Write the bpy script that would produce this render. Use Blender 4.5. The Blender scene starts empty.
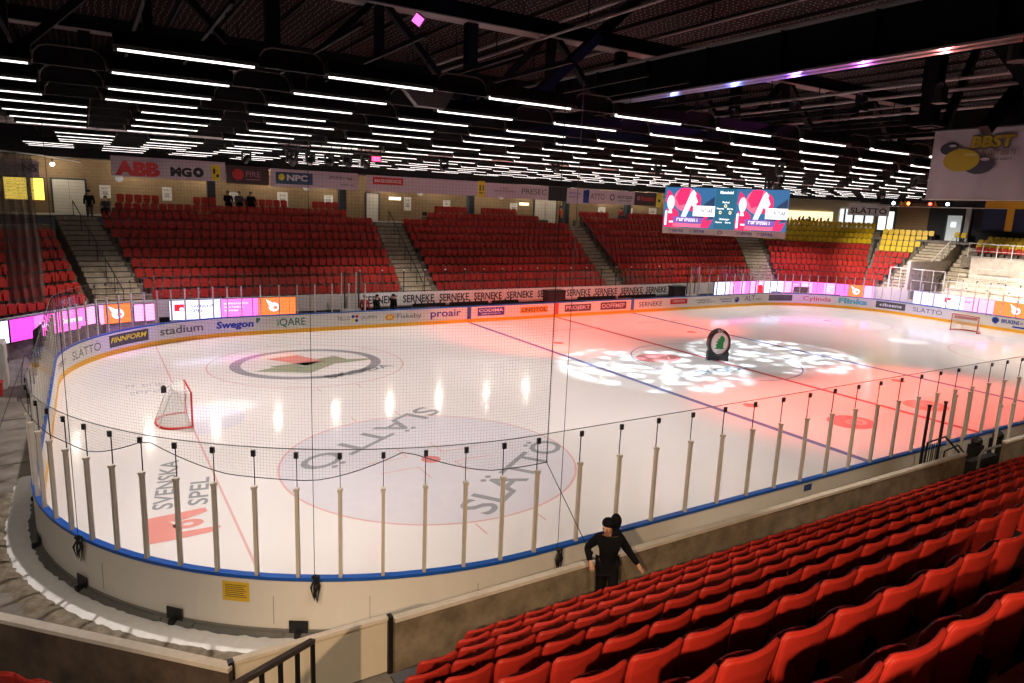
import bpy, bmesh, math, random
from mathutils import Vector, Matrix
random.seed(7)
S = bpy.context.scene
COL = S.collection
PI = math.pi
V = Vector

# ------------------------------------------------------------------ materials
MATS = {}
def mat(name, col, rough=.5, metal=0.0, spec=.5, var=.12, scale=6.0, emit=0.0, ecol=None, bump=0.0, alpha=None, coat=0.0):
    """procedural principled material: base colour broken up by noise"""
    if name in MATS: return MATS[name]
    m = bpy.data.materials.new(name); m.use_nodes = True
    n = m.node_tree.nodes; l = m.node_tree.links
    b = n['Principled BSDF']
    b.inputs['Roughness'].default_value = rough
    b.inputs['Metallic'].default_value = metal
    b.inputs['Specular IOR Level'].default_value = spec
    b.inputs['Coat Weight'].default_value = coat
    tc = n.new('ShaderNodeTexCoord'); nz = n.new('ShaderNodeTexNoise')
    nz.inputs['Scale'].default_value = scale; nz.inputs['Detail'].default_value = 4
    l.new(tc.outputs['Object'], nz.inputs['Vector'])
    mx = n.new('ShaderNodeMix'); mx.data_type = 'RGBA'
    c = list(col) + [1]
    mx.inputs[6].default_value = [max(0, x * (1 - var)) for x in col] + [1]
    mx.inputs[7].default_value = [min(1, x * (1 + var)) for x in col] + [1]
    l.new(nz.outputs['Fac'], mx.inputs[0])
    l.new(mx.outputs[2], b.inputs['Base Color'])
    if emit:
        b.inputs['Emission Color'].default_value = list(ecol or col) + [1]
        b.inputs['Emission Strength'].default_value = emit
    if bump:
        bp = n.new('ShaderNodeBump'); bp.inputs['Strength'].default_value = bump; bp.inputs['Distance'].default_value = .02
        l.new(nz.outputs['Fac'], bp.inputs['Height']); l.new(bp.outputs['Normal'], b.inputs['Normal'])
    MATS[name] = m
    return m
def nodes(m): return m.node_tree.nodes, m.node_tree.links

def brick_mat(name, c1, c2, cm, scale=1.0):
    m = mat(name, c1, .8)
    n, l = nodes(m)
    br = n.new('ShaderNodeTexBrick'); tc = n.new('ShaderNodeTexCoord'); mp = n.new('ShaderNodeMapping')
    mp.inputs['Rotation'].default_value = (PI / 2, 0, 0)
    br.inputs['Color1'].default_value = (*c1, 1); br.inputs['Color2'].default_value = (*c2, 1); br.inputs['Mortar'].default_value = (*cm, 1)
    br.inputs['Scale'].default_value = scale; br.inputs['Brick Width'].default_value = .25; br.inputs['Row Height'].default_value = .08; br.inputs['Mortar Size'].default_value = .012
    l.new(tc.outputs['Object'], mp.inputs['Vector']); l.new(mp.outputs['Vector'], br.inputs['Vector'])
    l.new(br.outputs['Color'], n['Principled BSDF'].inputs['Base Color'])
    return m
def stain_mat(name, c1, c2, rough, scale, bump=.2, detail=8, lo=.35, hi=.65):
    """two-tone stained surface (concrete, slush)"""
    m = bpy.data.materials.new(name); m.use_nodes = True; MATS[name] = m
    n, l = nodes(m); b = n['Principled BSDF']; b.inputs['Roughness'].default_value = rough
    tc = n.new('ShaderNodeTexCoord'); nz = n.new('ShaderNodeTexNoise'); nz.inputs['Scale'].default_value = scale; nz.inputs['Detail'].default_value = detail
    nz.inputs['Roughness'].default_value = .65
    l.new(tc.outputs['Object'], nz.inputs['Vector'])
    r = n.new('ShaderNodeValToRGB'); r.color_ramp.elements[0].position = lo; r.color_ramp.elements[1].position = hi
    r.color_ramp.elements[0].color = (*c1, 1); r.color_ramp.elements[1].color = (*c2, 1)
    l.new(nz.outputs['Fac'], r.inputs['Fac']); l.new(r.outputs['Color'], b.inputs['Base Color'])
    bp = n.new('ShaderNodeBump'); bp.inputs['Strength'].default_value = bump; bp.inputs['Distance'].default_value = .03
    l.new(nz.outputs['Fac'], bp.inputs['Height']); l.new(bp.outputs['Normal'], b.inputs['Normal'])
    return m
def glass_mat(name, tint, refl):
    m = bpy.data.materials.new(name); m.use_nodes = True; MATS[name] = m
    n, l = nodes(m); n.remove(n['Principled BSDF']); o = n['Material Output']
    t = n.new('ShaderNodeBsdfTransparent'); t.inputs['Color'].default_value = (*tint, 1)
    g = n.new('ShaderNodeBsdfGlossy'); g.inputs['Roughness'].default_value = .04
    f = n.new('ShaderNodeLayerWeight'); f.inputs['Blend'].default_value = .5
    pw = n.new('ShaderNodeMath'); pw.operation = 'POWER'; pw.inputs[1].default_value = 4.0; l.new(f.outputs['Facing'], pw.inputs[0])
    nz = n.new('ShaderNodeTexNoise'); nz.inputs['Scale'].default_value = .7
    m2 = n.new('ShaderNodeMapRange'); m2.inputs[3].default_value = refl * .85; m2.inputs[4].default_value = refl * 1.15; l.new(nz.outputs['Fac'], m2.inputs[0])
    mu = n.new('ShaderNodeMath'); mu.operation = 'MULTIPLY_ADD'; mu.inputs[2].default_value = .012; l.new(pw.outputs[0], mu.inputs[0]); l.new(m2.outputs[0], mu.inputs[1])
    x = n.new('ShaderNodeMixShader')
    l.new(mu.outputs[0], x.inputs[0]); l.new(t.outputs[0], x.inputs[1]); l.new(g.outputs[0], x.inputs[2]); l.new(x.outputs[0], o.inputs['Surface'])
    return m
def net_mat(name, col, cell, w):
    m = bpy.data.materials.new(name); m.use_nodes = True; MATS[name] = m
    n, l = nodes(m); n.remove(n['Principled BSDF']); o = n['Material Output']
    uv = n.new('ShaderNodeUVMap'); sp = n.new('ShaderNodeSeparateXYZ'); l.new(uv.outputs[0], sp.inputs[0])
    outs = []
    for ax in (0, 1):
        d = n.new('ShaderNodeMath'); d.operation = 'DIVIDE'; d.inputs[1].default_value = cell; l.new(sp.outputs[ax], d.inputs[0])
        f = n.new('ShaderNodeMath'); f.operation = 'FRACT'; l.new(d.outputs[0], f.inputs[0])
        c = n.new('ShaderNodeMath'); c.operation = 'LESS_THAN'; c.inputs[1].default_value = w; l.new(f.outputs[0], c.inputs[0]); outs.append(c)
    mx = n.new('ShaderNodeMath'); mx.operation = 'MAXIMUM'; l.new(outs[0].outputs[0], mx.inputs[0]); l.new(outs[1].outputs[0], mx.inputs[1])
    t = n.new('ShaderNodeBsdfTransparent'); d = n.new('ShaderNodeBsdfDiffuse'); d.inputs['Color'].default_value = (*col, 1)
    x = n.new('ShaderNodeMixShader'); l.new(mx.outputs[0], x.inputs[0]); l.new(t.outputs[0], x.inputs[1]); l.new(d.outputs[0], x.inputs[2]); l.new(x.outputs[0], o.inputs['Surface'])
    return m

# ------------------------------------------------------------------ mesh builder
class MB:
    def __init__(s): s.v = []; s.f = []; s.m = []; s.mats = []; s.uv = {}
    def mi(s, m):
        if m not in s.mats: s.mats.append(m)
        return s.mats.index(m)
    def add(s, vs, fs, m):
        o = len(s.v); s.v += [tuple(v) for v in vs]; k = s.mi(m)
        for f in fs: s.f.append([o + i for i in f]); s.m.append(k)
        return s
    def box(s, c, d, m, rz=0.0, rx=0.0):
        c = V(c); R = Matrix.Rotation(rz, 3, 'Z') @ Matrix.Rotation(rx, 3, 'X')
        vs = [c + R @ V((x * d[0] / 2, y * d[1] / 2, z * d[2] / 2)) for x in (-1, 1) for y in (-1, 1) for z in (-1, 1)]
        return s.add(vs, [(0, 1, 3, 2), (4, 6, 7, 5), (0, 4, 5, 1), (2, 3, 7, 6), (0, 2, 6, 4), (1, 5, 7, 3)], m)
    def bar(s, a, b, w, h, m, up=(0, 0, 1)):
        a, b = V(a), V(b); t = (b - a).normalized(); u = V(up)
        x = t.cross(u)
        if x.length < 1e-4: x = t.cross(V((1, 0, 0)))
        x.normalize(); y = x.cross(t)
        vs = [p + x * (i * w / 2) + y * (j * h / 2) for p in (a, b) for i, j in ((-1, -1), (1, -1), (1, 1), (-1, 1))]
        return s.add(vs, [(3, 2, 1, 0), (4, 5, 6, 7), (0, 1, 5, 4), (1, 2, 6, 5), (2, 3, 7, 6), (3, 0, 4, 7)], m)
    def tube(s, pts, r, m, n=8, cap=True, rs=None):
        pts = [V(p) for p in pts]; vs = []; fs = []; px = None
        for i, p in enumerate(pts):
            t = (pts[min(i + 1, len(pts) - 1)] - pts[max(i - 1, 0)]).normalized()
            x = t.cross(V((0, 0, 1))) if px is None else px - t * px.dot(t)
            if x.length < 1e-4: x = t.cross(V((1, 0, 0)))
            x.normalize(); px = x; y = t.cross(x); rr = rs[i] if rs else r
            vs += [p + x * math.cos(2 * PI * j / n) * rr + y * math.sin(2 * PI * j / n) * rr for j in range(n)]
        for i in range(len(pts) - 1):
            for j in range(n): fs.append((i * n + j, i * n + (j + 1) % n, (i + 1) * n + (j + 1) % n, (i + 1) * n + j))
        if cap: fs += [tuple(range(n))[::-1], tuple(range((len(pts) - 1) * n, len(pts) * n))]
        return s.add(vs, fs, m)
    def prism(s, poly, fn, h0, h1, m):
        """2D polygon, extruded along third frame axis; fn(u,v,w)->point"""
        n = len(poly)
        vs = [fn(u, v, h0) for u, v in poly] + [fn(u, v, h1) for u, v in poly]
        fs = [tuple(range(n))[::-1], tuple(range(n, 2 * n))] + [(i, (i + 1) % n, n + (i + 1) % n, n + i) for i in range(n)]
        return s.add(vs, fs, m)
    def loft(s, rows, m, close=False, cap=False):
        n = len(rows[0]); vs = [p for r in rows for p in r]; fs = []
        for i in range(len(rows) - 1):
            for j in range(n if close else n - 1):
                fs.append((i * n + j, i * n + (j + 1) % n, (i + 1) * n + (j + 1) % n, (i + 1) * n + j))
        if cap: fs += [tuple(range(n))[::-1], tuple(range((len(rows) - 1) * n, len(rows) * n))]
        return s.add(vs, fs, m)
    def sphere(s, c, r, m, n=12, k=8, sc=(1, 1, 1)):
        c = V(c); rows = []
        for i in range(k + 1):
            a = PI * i / k
            rows.append([c + V((math.sin(a) * math.cos(2 * PI * j / n) * r * sc[0], math.sin(a) * math.sin(2 * PI * j / n) * r * sc[1], -math.cos(a) * r * sc[2])) for j in range(n)])
        return s.loft(rows, m, close=True)
    def text(s, body, fn, u0, u1, v0, h, m, bold=0.0, shear=0.0, w=0.0):
        vs, fs, W = text2d(body, bold, shear)
        k = (u1 - u0) / W
        return s.add([fn(u0 + x * k, v0 + y * h, w) for x, y in vs], fs, m)
    def disc(s, fn, cu, cv, ru, rv, m, w=0.0, n=32, r0=0.0):
        if r0:
            vs = [fn(cu + ru * k * math.cos(2 * PI * i / n), cv + rv * k * math.sin(2 * PI * i / n), w) for k in (r0, 1) for i in range(n)]
            return s.add(vs, [(i, (i + 1) % n, n + (i + 1) % n, n + i)[::-1] for i in range(n)], m)
        return s.add([fn(cu + ru * math.cos(2 * PI * i / n), cv + rv * math.sin(2 * PI * i / n), w) for i in range(n)], [tuple(range(n))], m)
    def quad(s, fn, u0, u1, v0, v1, m, w=0.0, n=1):
        vs = []
        for i in range(n + 1):
            u = u0 + (u1 - u0) * i / n; vs += [fn(u, v0, w), fn(u, v1, w)]
        return s.add(vs, [(2 * i, 2 * i + 2, 2 * i + 3, 2 * i + 1) for i in range(n)], m)
    def bars(s, fn, u0, u1, v0, h, m, w=0.0, seed=1):
        """unreadable small print: a run of short strokes"""
        r = random.Random(seed); u = u0; L = h * .55
        while u < u1 - .3 * L:
            k = L * r.choice((.6, .8, 1.0)); e = min(u + k, u1); q = r.random()
            s.quad(fn, u, u + (e - u) * .28, v0, v0 + h, m, w); s.quad(fn, u, e, v0 + (h * .8 if q < .5 else 0), v0 + (h if q < .5 else h * .2), m, w)
            if q > .3: s.quad(fn, u + (e - u) * .7, e, v0 + h * (.4 if q < .6 else 0), v0 + h, m, w)
            u = e + .25 * L * (3 if r.random() < .12 else 1)
        return s
    def poly(s, fn, pts, m, w=0.0): return s.add([fn(u, v, w) for u, v in pts], [tuple(range(len(pts)))], m)
    def build(s, name, parent=None, smooth=False, loc=None, uvs=None):
        me = bpy.data.meshes.new(name)
        me.from_pydata(s.v, [], s.f)
        for m in s.mats: me.materials.append(m)
        me.polygons.foreach_set('material_index', s.m)
        if smooth: me.polygons.foreach_set('use_smooth', [True] * len(me.polygons))
        if uvs:
            ul = me.uv_layers.new(name='UVMap')
            for lp in me.loops: ul.data[lp.index].uv = uvs[lp.vertex_index]
        me.update()
        o = bpy.data.objects.new(name, me); COL.objects.link(o)
        if parent: o.parent = parent
        if loc: o.location = loc
        return o
_TC = {}
def text2d(body, bold=0.0, shear=0.0):
    key = (body, bold, shear)
    if key in _TC: return _TC[key]
    cu = bpy.data.curves.new('t', 'FONT'); cu.body = body; cu.size = 1.0; cu.offset = bold; cu.shear = shear; cu.resolution_u = 3
    ob = bpy.data.objects.new('t', cu); COL.objects.link(ob)
    me = bpy.data.meshes.new_from_object(ob.evaluated_get(bpy.context.evaluated_depsgraph_get()))
    vs = [(v.co.x, v.co.y) for v in me.vertices]; fs = [tuple(p.vertices) for p in me.polygons]
    bpy.data.objects.remove(ob); bpy.data.curves.remove(cu); bpy.data.meshes.remove(me)
    x0 = min(v[0] for v in vs); x1 = max(v[0] for v in vs)
    cap = .69
    _TC[key] = ([((x - x0), y / cap) for x, y in vs], fs, x1 - x0)
    return _TC[key]
def tag(o, label, cat, group=None, kind=None):
    o['label'] = label
    o['category'] = cat
    if group: o['group'] = group
    if kind: o['kind'] = kind
    return o
def struct(o): o['kind'] = 'structure'; return o
def empty(name, loc=(0, 0, 0), rz=0.0):
    o = bpy.data.objects.new(name, None); COL.objects.link(o); o.location = loc; o.rotation_euler = (0, 0, rz); o.empty_display_size = .2
    return o
def frame(o, u, v, wdir=None):
    o, u, v = V(o), V(u).normalized(), V(v).normalized(); w = V(wdir).normalized() if wdir else u.cross(v)
    return lambda a, b, c=0.0: o + u * a + v * b + w * c
UNITS = 'first second third fourth fifth sixth seventh eighth ninth tenth eleventh twelfth thirteenth fourteenth fifteenth sixteenth seventeenth eighteenth nineteenth'.split()
TENS = {20: ('twentieth', 'twenty'), 30: ('thirtieth', 'thirty'), 40: ('fortieth', 'forty'), 50: ('fiftieth', 'fifty'), 60: ('sixtieth', 'sixty'), 70: ('seventieth', 'seventy')}
def nth(n):
    if n < 20: return UNITS[n - 1]
    t = n // 10 * 10
    return TENS[t][0] if n == t else TENS[t][1] + '-' + UNITS[n - t - 1]

# ------------------------------------------------------------------ camera
CAM = V((-28.6045, -25.4692, 7.7784)); YAW, PITCH, ROLL, FPX = 1.0189044, -0.19363, 0.0404787, 691.248
cf = V((math.cos(PITCH) * math.cos(YAW), math.cos(PITCH) * math.sin(YAW), math.sin(PITCH)))
cr = V((math.sin(YAW), -math.cos(YAW), 0)); cu_ = cr.cross(cf)
cr2 = cr * math.cos(ROLL) + cu_ * math.sin(ROLL); cu2 = -cr * math.sin(ROLL) + cu_ * math.cos(ROLL)
cam = bpy.data.cameras.new('camera'); camo = bpy.data.objects.new('camera', cam); COL.objects.link(camo)
camo.matrix_world = Matrix(((cr2.x, cu2.x, -cf.x, CAM.x), (cr2.y, cu2.y, -cf.y, CAM.y), (cr2.z, cu2.z, -cf.z, CAM.z), (0, 0, 0, 1)))
cam.sensor_width = 36; cam.lens = FPX * 36 / 1024; cam.clip_start = .05; cam.clip_end = 400
S.camera = camo
def inview(p, mx=0):
    d = V(p) - CAM; z = d.dot(cf)
    if z < .1: return None
    x = 512 + FPX * d.dot(cr2) / z; y = 341.5 - FPX * d.dot(cu2) / z
    return (x, y) if -mx < x < 1024 + mx and -mx < y < 683 + mx else None

# ------------------------------------------------------------------ palette
ICE = mat('ice', (.82, .785, .77), .115, var=.02, scale=.4, spec=.45)
def icepaint(name, c): return mat(name, c, .13, var=.05, scale=3, spec=.45)
WHITE_BOARD = mat('board_white', (.75, .72, .66), .35, var=.04, scale=1.5)
RAIL_BLUE = mat('rail_blue', (.01, .09, .42), .35)
KICK = mat('kick_yellow', (.85, .42, .02), .4)
POST = mat('post_beige', (.55, .50, .42), .45)
DARK = mat('dark_metal', (.02, .02, .022), .5, metal=.3)
BLACK = mat('black_plastic', (.008, .008, .009), .45)
STEEL = mat('galvanised', (.20, .20, .185), .5, metal=.3)
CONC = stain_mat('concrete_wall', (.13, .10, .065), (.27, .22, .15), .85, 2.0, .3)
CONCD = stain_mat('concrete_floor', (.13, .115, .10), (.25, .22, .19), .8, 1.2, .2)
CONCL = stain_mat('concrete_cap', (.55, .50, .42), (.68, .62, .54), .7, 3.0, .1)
CONCT = stain_mat('concrete_steps', (.12, .10, .075), (.26, .22, .17), .85, 3.0, .2)
SEAT = mat('seat_red', (.43, .028, .019), .5, var=.12, scale=9, spec=.3)
SEATY = mat('seat_yellow', (.75, .52, .012), .4, var=.08)
GLASS = glass_mat('rink_glass', (.965, .97, .965), .30)
PANELW = mat('panel_cream', (.62, .57, .46), .5, var=.05)
WHITE = mat('white_paint', (.75, .74, .70), .5, var=.04)
def flat(name, c, r=.5): return mat(name, c, r, var=.04)
TXT = flat('print_black', (.02, .02, .025)); TXG = flat('print_grey', (.12, .12, .13)); TXB = flat('print_blue', (.01, .05, .35)); TXP = flat('print_purple', (.09, .04, .32))
TXR = flat('print_red', (.6, .02, .02)); TXY = flat('print_yellow', (.85, .7, .03)); TXO = flat('print_orange', (.8, .32, .02)); TXC = flat('print_cyan', (.12, .42, .55)); TXN = flat('print_green', (.02, .17, .12)); TXW = flat('print_white', (.8, .8, .8))
BOXD = flat('print_charcoal', (.07, .065, .065)); BOXM = flat('print_maroon', (.13, .05, .06)); NAVY = flat('print_navy', (.015, .03, .10))
BANNER = mat('banner_cloth', (.66, .56, .63), .8, var=.06, scale=1.5)

# ------------------------------------------------------------------ rink outline
R = 8.5; QC = R * PI / 2; PER = 86 + 26 + 4 * QC
def P(s):
    """outline of the boards' inner face: point and outward normal at arclength s (s=0 far left end of the far straight)"""
    s %= PER
    if s < 43: return V((-21.5 + s, 15, 0)), V((0, 1, 0))
    s -= 43
    if s < QC: a = PI / 2 - s / R; d = V((math.cos(a), math.sin(a), 0)); return V((21.5, 6.5, 0)) + d * R, d
    s -= QC
    if s < 13: return V((30, 6.5 - s, 0)), V((1, 0, 0))
    s -= 13
    if s < QC: a = -s / R; d = V((math.cos(a), math.sin(a), 0)); return V((21.5, -6.5, 0)) + d * R, d
    s -= QC
    if s < 43: return V((21.5 - s, -15, 0)), V((0, -1, 0))
    s -= 43
    if s < QC: a = -PI / 2 - s / R; d = V((math.cos(a), math.sin(a), 0)); return V((-21.5, -6.5, 0)) + d * R, d
    s -= QC
    if s < 13: return V((-30, -6.5 + s, 0)), V((-1, 0, 0))
    s -= 13
    a = PI - s / R; d = V((math.cos(a), math.sin(a), 0)); return V((-21.5, 6.5, 0)) + d * R, d
def B(s, off, z):
    p, n = P(s); q = p + n * off; return V((q.x, q.y, z))
def ringpts(off, z, n=240): return [B(PER * i / n, off, z) for i in range(n)]
def band(mb, prof, m, s0=0.0, s1=PER, step=.45):
    n = max(2, int((s1 - s0) / step)); rows = [[B(s0 + (s1 - s0) * i / n, o, z) for o, z in prof] for i in range(n + 1)]
    mb.loft(rows, m, close=True); 
    if s1 - s0 < PER - .01: k = len(prof)
    return mb
def prange(mb, prof, m, gaps, step=.45):
    """closed-profile band round the rink leaving gaps"""
    cur = 0.0
    for a, b in sorted(gaps) + [(PER, PER)]:
        if a > cur: band(mb, prof, m, cur, a, step)
        cur = b
    return mb

# ------------------------------------------------------------------ ice + markings
mb = MB(); pts = ringpts(.0, 0); low = ringpts(.0, -.18)
mb.add([V((0, 0, 0))] + pts, [(0, i + 1, (i + 1) % len(pts) + 1) for i in range(len(pts))], ICE)
mb.loft([low, pts], ICE, close=True)
ice = struct(mb.build('floor_ice'))
icef = lambda u, v, w=0.0: V((u, v, .004 + w))
RED_L = icepaint('ice_red', (.76, .46, .45)); BLUE_L = icepaint('ice_blue', (.19, .21, .42)); GREY_L = icepaint('ice_grey', (.33, .34, .36)); LILAC = icepaint('ice_lilac', (.71, .69, .74)); PINKL = icepaint('ice_salmon', (.80, .33, .29)); DKRED = icepaint('ice_crimson', (.70, .26, .26)); GREENL = icepaint('ice_green', (.36, .40, .28)); CRED = icepaint('ice_line_red', (.55, .14, .16))
def icemark(name, fnb, label=None):
    m = MB(); fnb(m); o = m.build(name, ice)
    if label: o['label'] = label
    return o
for x in (-26, 26):
    e = math.sqrt(R * R - (abs(x) - 21.5) ** 2) + 6.5
    icemark('goal_line', lambda m: m.quad(icef, x - .03, x + .03, -e, e, RED_L, .001))
for x in (-7.14, 7.14): icemark('blue_line', lambda m: m.quad(icef, x - .15, x + .15, -14.98, 14.98, BLUE_L))
icemark('center_line', lambda m: m.quad(icef, -.15, .15, -14.98, 14.98, CRED))
for cx in (-20, 20):
    for cy in (-7, 7):
        def circ(m):
            if (cx, cy) == (-20, -7): m.disc(icef, cx, cy, 4.47, 4.47, LILAC, -.002, 64)
            m.disc(icef, cx, cy, 4.5, 4.5, RED_L, .001, 72, r0=.985)
            m.disc(icef, cx, cy, .3, .3, DKRED, .001)
            for sx in (-1, 1):
                for sy in (-1, 1):
                    m.quad(icef, cx + sx * .6, cx + sx * 1.8, cy + sy * .45 - .025, cy + sy * .45 + .025, RED_L, .001)
                    m.quad(icef, cx + sx * .6 - .025, cx + sx * .6 + .025, cy + sy * .45, cy + sy * 1.35, RED_L, .001)
                    m.quad(icef, cx + sx * .85 - .025, cx + sx * .85 + .025, cy + sy * 4.5, cy + sy * 5.1, RED_L, .001)
        icemark('faceoff_circle', circ, 'lilac filled circle' if (cx, cy) == (-20, -7) else None)
for cx in (-5.4, 5.4):
    for cy in (-7, 7): icemark('faceoff_spot', lambda m: m.disc(icef, cx, cy, .32, .32, DKRED))
icemark('center_circle', lambda m: (m.disc(icef, 0, 0, 4.5, 4.5, BLUE_L, 0, 64, r0=.985), m.disc(icef, -2.6, 1.6, 1.4, 1.0, DKRED, .001)))
icemark('goal_crease', lambda m: m.poly(icef, [(-26, 1.8)] + [(-26 + 1.8 * math.sin(PI * i / 16), 1.8 * math.cos(PI * i / 16)) for i in range(1, 16)] + [(-26, -1.8)], icepaint('crease', (.74, .72, .80))))
icemark('goal_crease', lambda m: m.poly(icef, [(26, -1.8)] + [(26 - 1.8 * math.sin(PI * i / 16), -1.8 * math.cos(PI * i / 16)) for i in range(1, 16)] + [(26, 1.8)], icepaint('crease', (.74, .72, .80))))
# advert circles in the neutral zone
for cx, cy in ((-3.5, -10.3), (2.0, -10.2)):
    def adc(m):
        m.disc(icef, cx, cy, 1.0, .85, PINKL if cx > 0 else DKRED, 0, 40)
        m.disc(icef, cx + .15, cy - .1, .5, .35, icepaint('ice_blush', (.82, .5, .5)), .001, 24, r0=.6)
        m.disc(icef, cx - .05, cy - .15, .22, .22, icepaint('ice_blush', (.82, .5, .5)), .001, 20)
    icemark('advert_mark', adc)
# lettering on the filled circle, both words read round the circle
def iceword(body, a, b, up, h, m, bold=.02):
    a, b = V((a[0], a[1], 0)), V((b[0], b[1], 0)); u = (b - a).normalized(); v = V((-u.y, u.x, 0))
    if v.dot(V((up[0], up[1], 0))) < 0: v = -v
    f = frame((a.x, a.y, .006), u, v, (0, 0, 1)); L = (b - a).length
    return icemark('ice_lettering', lambda k: k.text(body, f, 0, L, 0, h, m, bold))
iceword('SLÄTTÖ', (-18.0, -1.75), (-23.9, -5.75), (.6, -.8), .95, GREY_L, .015)
iceword('SLÄTTÖ', (-20.3, -11.25), (-15.35, -7.6), (-.6, .8), .95, GREY_L, .015)
iceword('SVENSKA', (-27.25, -7.35), (-26.75, -3.9), (-1, .1), .45, GREY_L)
iceword('SPEL', (-26.45, -7.45), (-26.15, -5.6), (-1, .1), .45, GREY_L)
def spel(m):
    f = frame((-27.95, -9.15, .006), (1, 0, 0), (0, 1, 0), (0, 0, 1))
    m.poly(f, [(0, 0), (.55, .0), (.8, .5), (.55, 1.05), (0, 1.4)], PINKL); m.poly(f, [(.55, 0), (1.5, .05), (1.62, .3), (.75, .35)], PINKL); m.poly(f, [(.55, 1.05), (.75, .95), (1.45, 1.25), (1.42, 1.5), (0, 1.4)], PINKL)
    m.disc(f, .95, .72, .34, .24, PINKL, 0, 24, r0=.35)
icemark('ice_emblem', spel, 'red emblem')
def farlogo(m):
    m.disc(icef, -20.0, 7.1, 3.5, 3.1, GREY_L, .002, 64, r0=.86)
    m.poly(icef, [(-22.6, 6.3), (-20.4, 5.1), (-18.0, 7.3), (-18.4, 8.2), (-20.6, 7.2)], GREENL, .001)
    m.poly(icef, [(-21.6, 8.6), (-20.2, 6.6), (-19.2, 7.2), (-20.0, 9.0)], PINKL, .002)
    m.disc(icef, -19.3, 6.9, 2.5, .35, GREENL, .002, 20)
icemark('ice_emblem', farlogo, 'grey ring emblem with green figure')
iceword('SKODA', (-19.9, 3.75), (-16.4, 5.0), (-.4, .9), .6, GREY_L)
iceword('SKODA', (-3.2, -2.2), (.6, -2.2), (0, 1), .7, icepaint('ice_teal', (.25, .33, .40)))
def faint(u0, u1, v, h, m, sd):
    icemark('ice_small_print', lambda k: k.bars(icef, u0, u1, v, h, m, .001, sd))
faint(-27.6, -26.4, 4.2, .45, icepaint('ice_faint', (.52, .52, .58)), 3); faint(-27.7, -26.3, 5.3, .45, icepaint('ice_faint', (.52, .52, .58)), 4)
faint(-3.6, .6, 10.3, .4, icepaint('ice_rose', (.72, .48, .46)), 5); faint(4.2, 8.2, 10.8, .4, icepaint('ice_rose', (.72, .48, .46)), 6)

# ------------------------------------------------------------------ boards, glass, posts
ARC = lambda x, side: (x + 21.5) if side > 0 else (43 + QC + 13 + QC + 21.5 - x)
boards = empty('rink_boards', (0, 0, -.03)); tag(boards, 'white rink boards with blue rail, adverts, posts and clear glass around the ice', 'rink boards')
boards['label'] = 'white rink boards with blue top rail and tall glass around the ice'
def bpart(m, name, label=None, smooth=False):
    o = m.build(name, boards, smooth); o.matrix_parent_inverse = Matrix.Translation((0, 0, .03))
    if label: o['label'] = label
    return o
GATE = (ARC(-6.45, -1), ARC(-7.2, -1))
m = MB(); prange(m, [(.0, -.03), (.1, -.03), (.1, 1.05), (.0, 1.05)], WHITE_BOARD, []); bpart(m, 'board')
m = MB(); prange(m, [(-.02, 1.045), (.12, 1.045), (.12, 1.11), (-.02, 1.11)], RAIL_BLUE, []); bpart(m, 'top_rail', 'blue top rail')
m = MB(); prange(m, [(-.014, .0), (.002, .0), (.002, .23), (-.014, .23)], KICK, []); bpart(m, 'kick_plate', 'yellow kick plate')
s_a, s_b = ARC(-9, -1), ARC(-21.5, -1) + 40
m = MB(); band(m, [(.10, -.03), (.24, -.03), (.24, -.01), (.15, .03), (.15, .09), (.10, .09)], STEEL, s_a - 0, s_b); bpart(m, 'base_channel', 'dark steel channel at the foot')
for k, s in enumerate((127.7, 130.15, 132.5, 134.95, 137.4, 140.2, 143.0)):
    m = MB(); p, n = P(s); t = V((-n.y, n.x, 0)); rz = math.atan2(t.y, t.x)
    m.box(p + n * .14 + V((0, 0, .16)), (.34, .02, .24), DARK, rz); m.box(p + n * .2 + V((0, 0, .03)), (.10, .14, .12), DARK, rz)
    m.box(p + n * .18 + t * .34 + V((0, 0, .02)), (.16, .10, .08), STEEL, rz); m.box(p + n * .18 - t * .34 + V((0, 0, .02)), (.16, .10, .08), STEEL, rz)
    bpart(m, 'foot_bracket')
for s in (123.2, 124.4, 126.9, 128.9, 130.6, 134.3):
    m = MB(); p, n = P(s); t = V((-n.y, n.x, 0)); rz = math.atan2(t.y, t.x); m.box(p + n * .103 + V((0, 0, .45)), (.012, .006, .55), mat('seam', (.35, .33, .3), .6), rz); bpart(m, 'panel_seam')
# yellow notice + blue mark on the outside
f = lambda s0: (lambda u, v, w=0.0: B(s0 - u, .105 + w, v))
m = MB(); ff = f(131.28)
m.quad(ff, -.25, .25, .58, .96, flat('notice_yellow', (.72, .47, .03)), .003, 4)
for i in range(7): m.quad(ff, -.2, .2 - .03 * (i % 3), .66 + i * .038, .672 + i * .038, TXT, .006, 4)
bpart(m, 'notice_plate', 'yellow notice plate')
m = MB(); m.quad(f(ARC(-13.0, -1)), -.16, .16, .80, .98, flat('tag_blue', (.03, .06, .2)), .003); bpart(m, 'number_plate')
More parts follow.
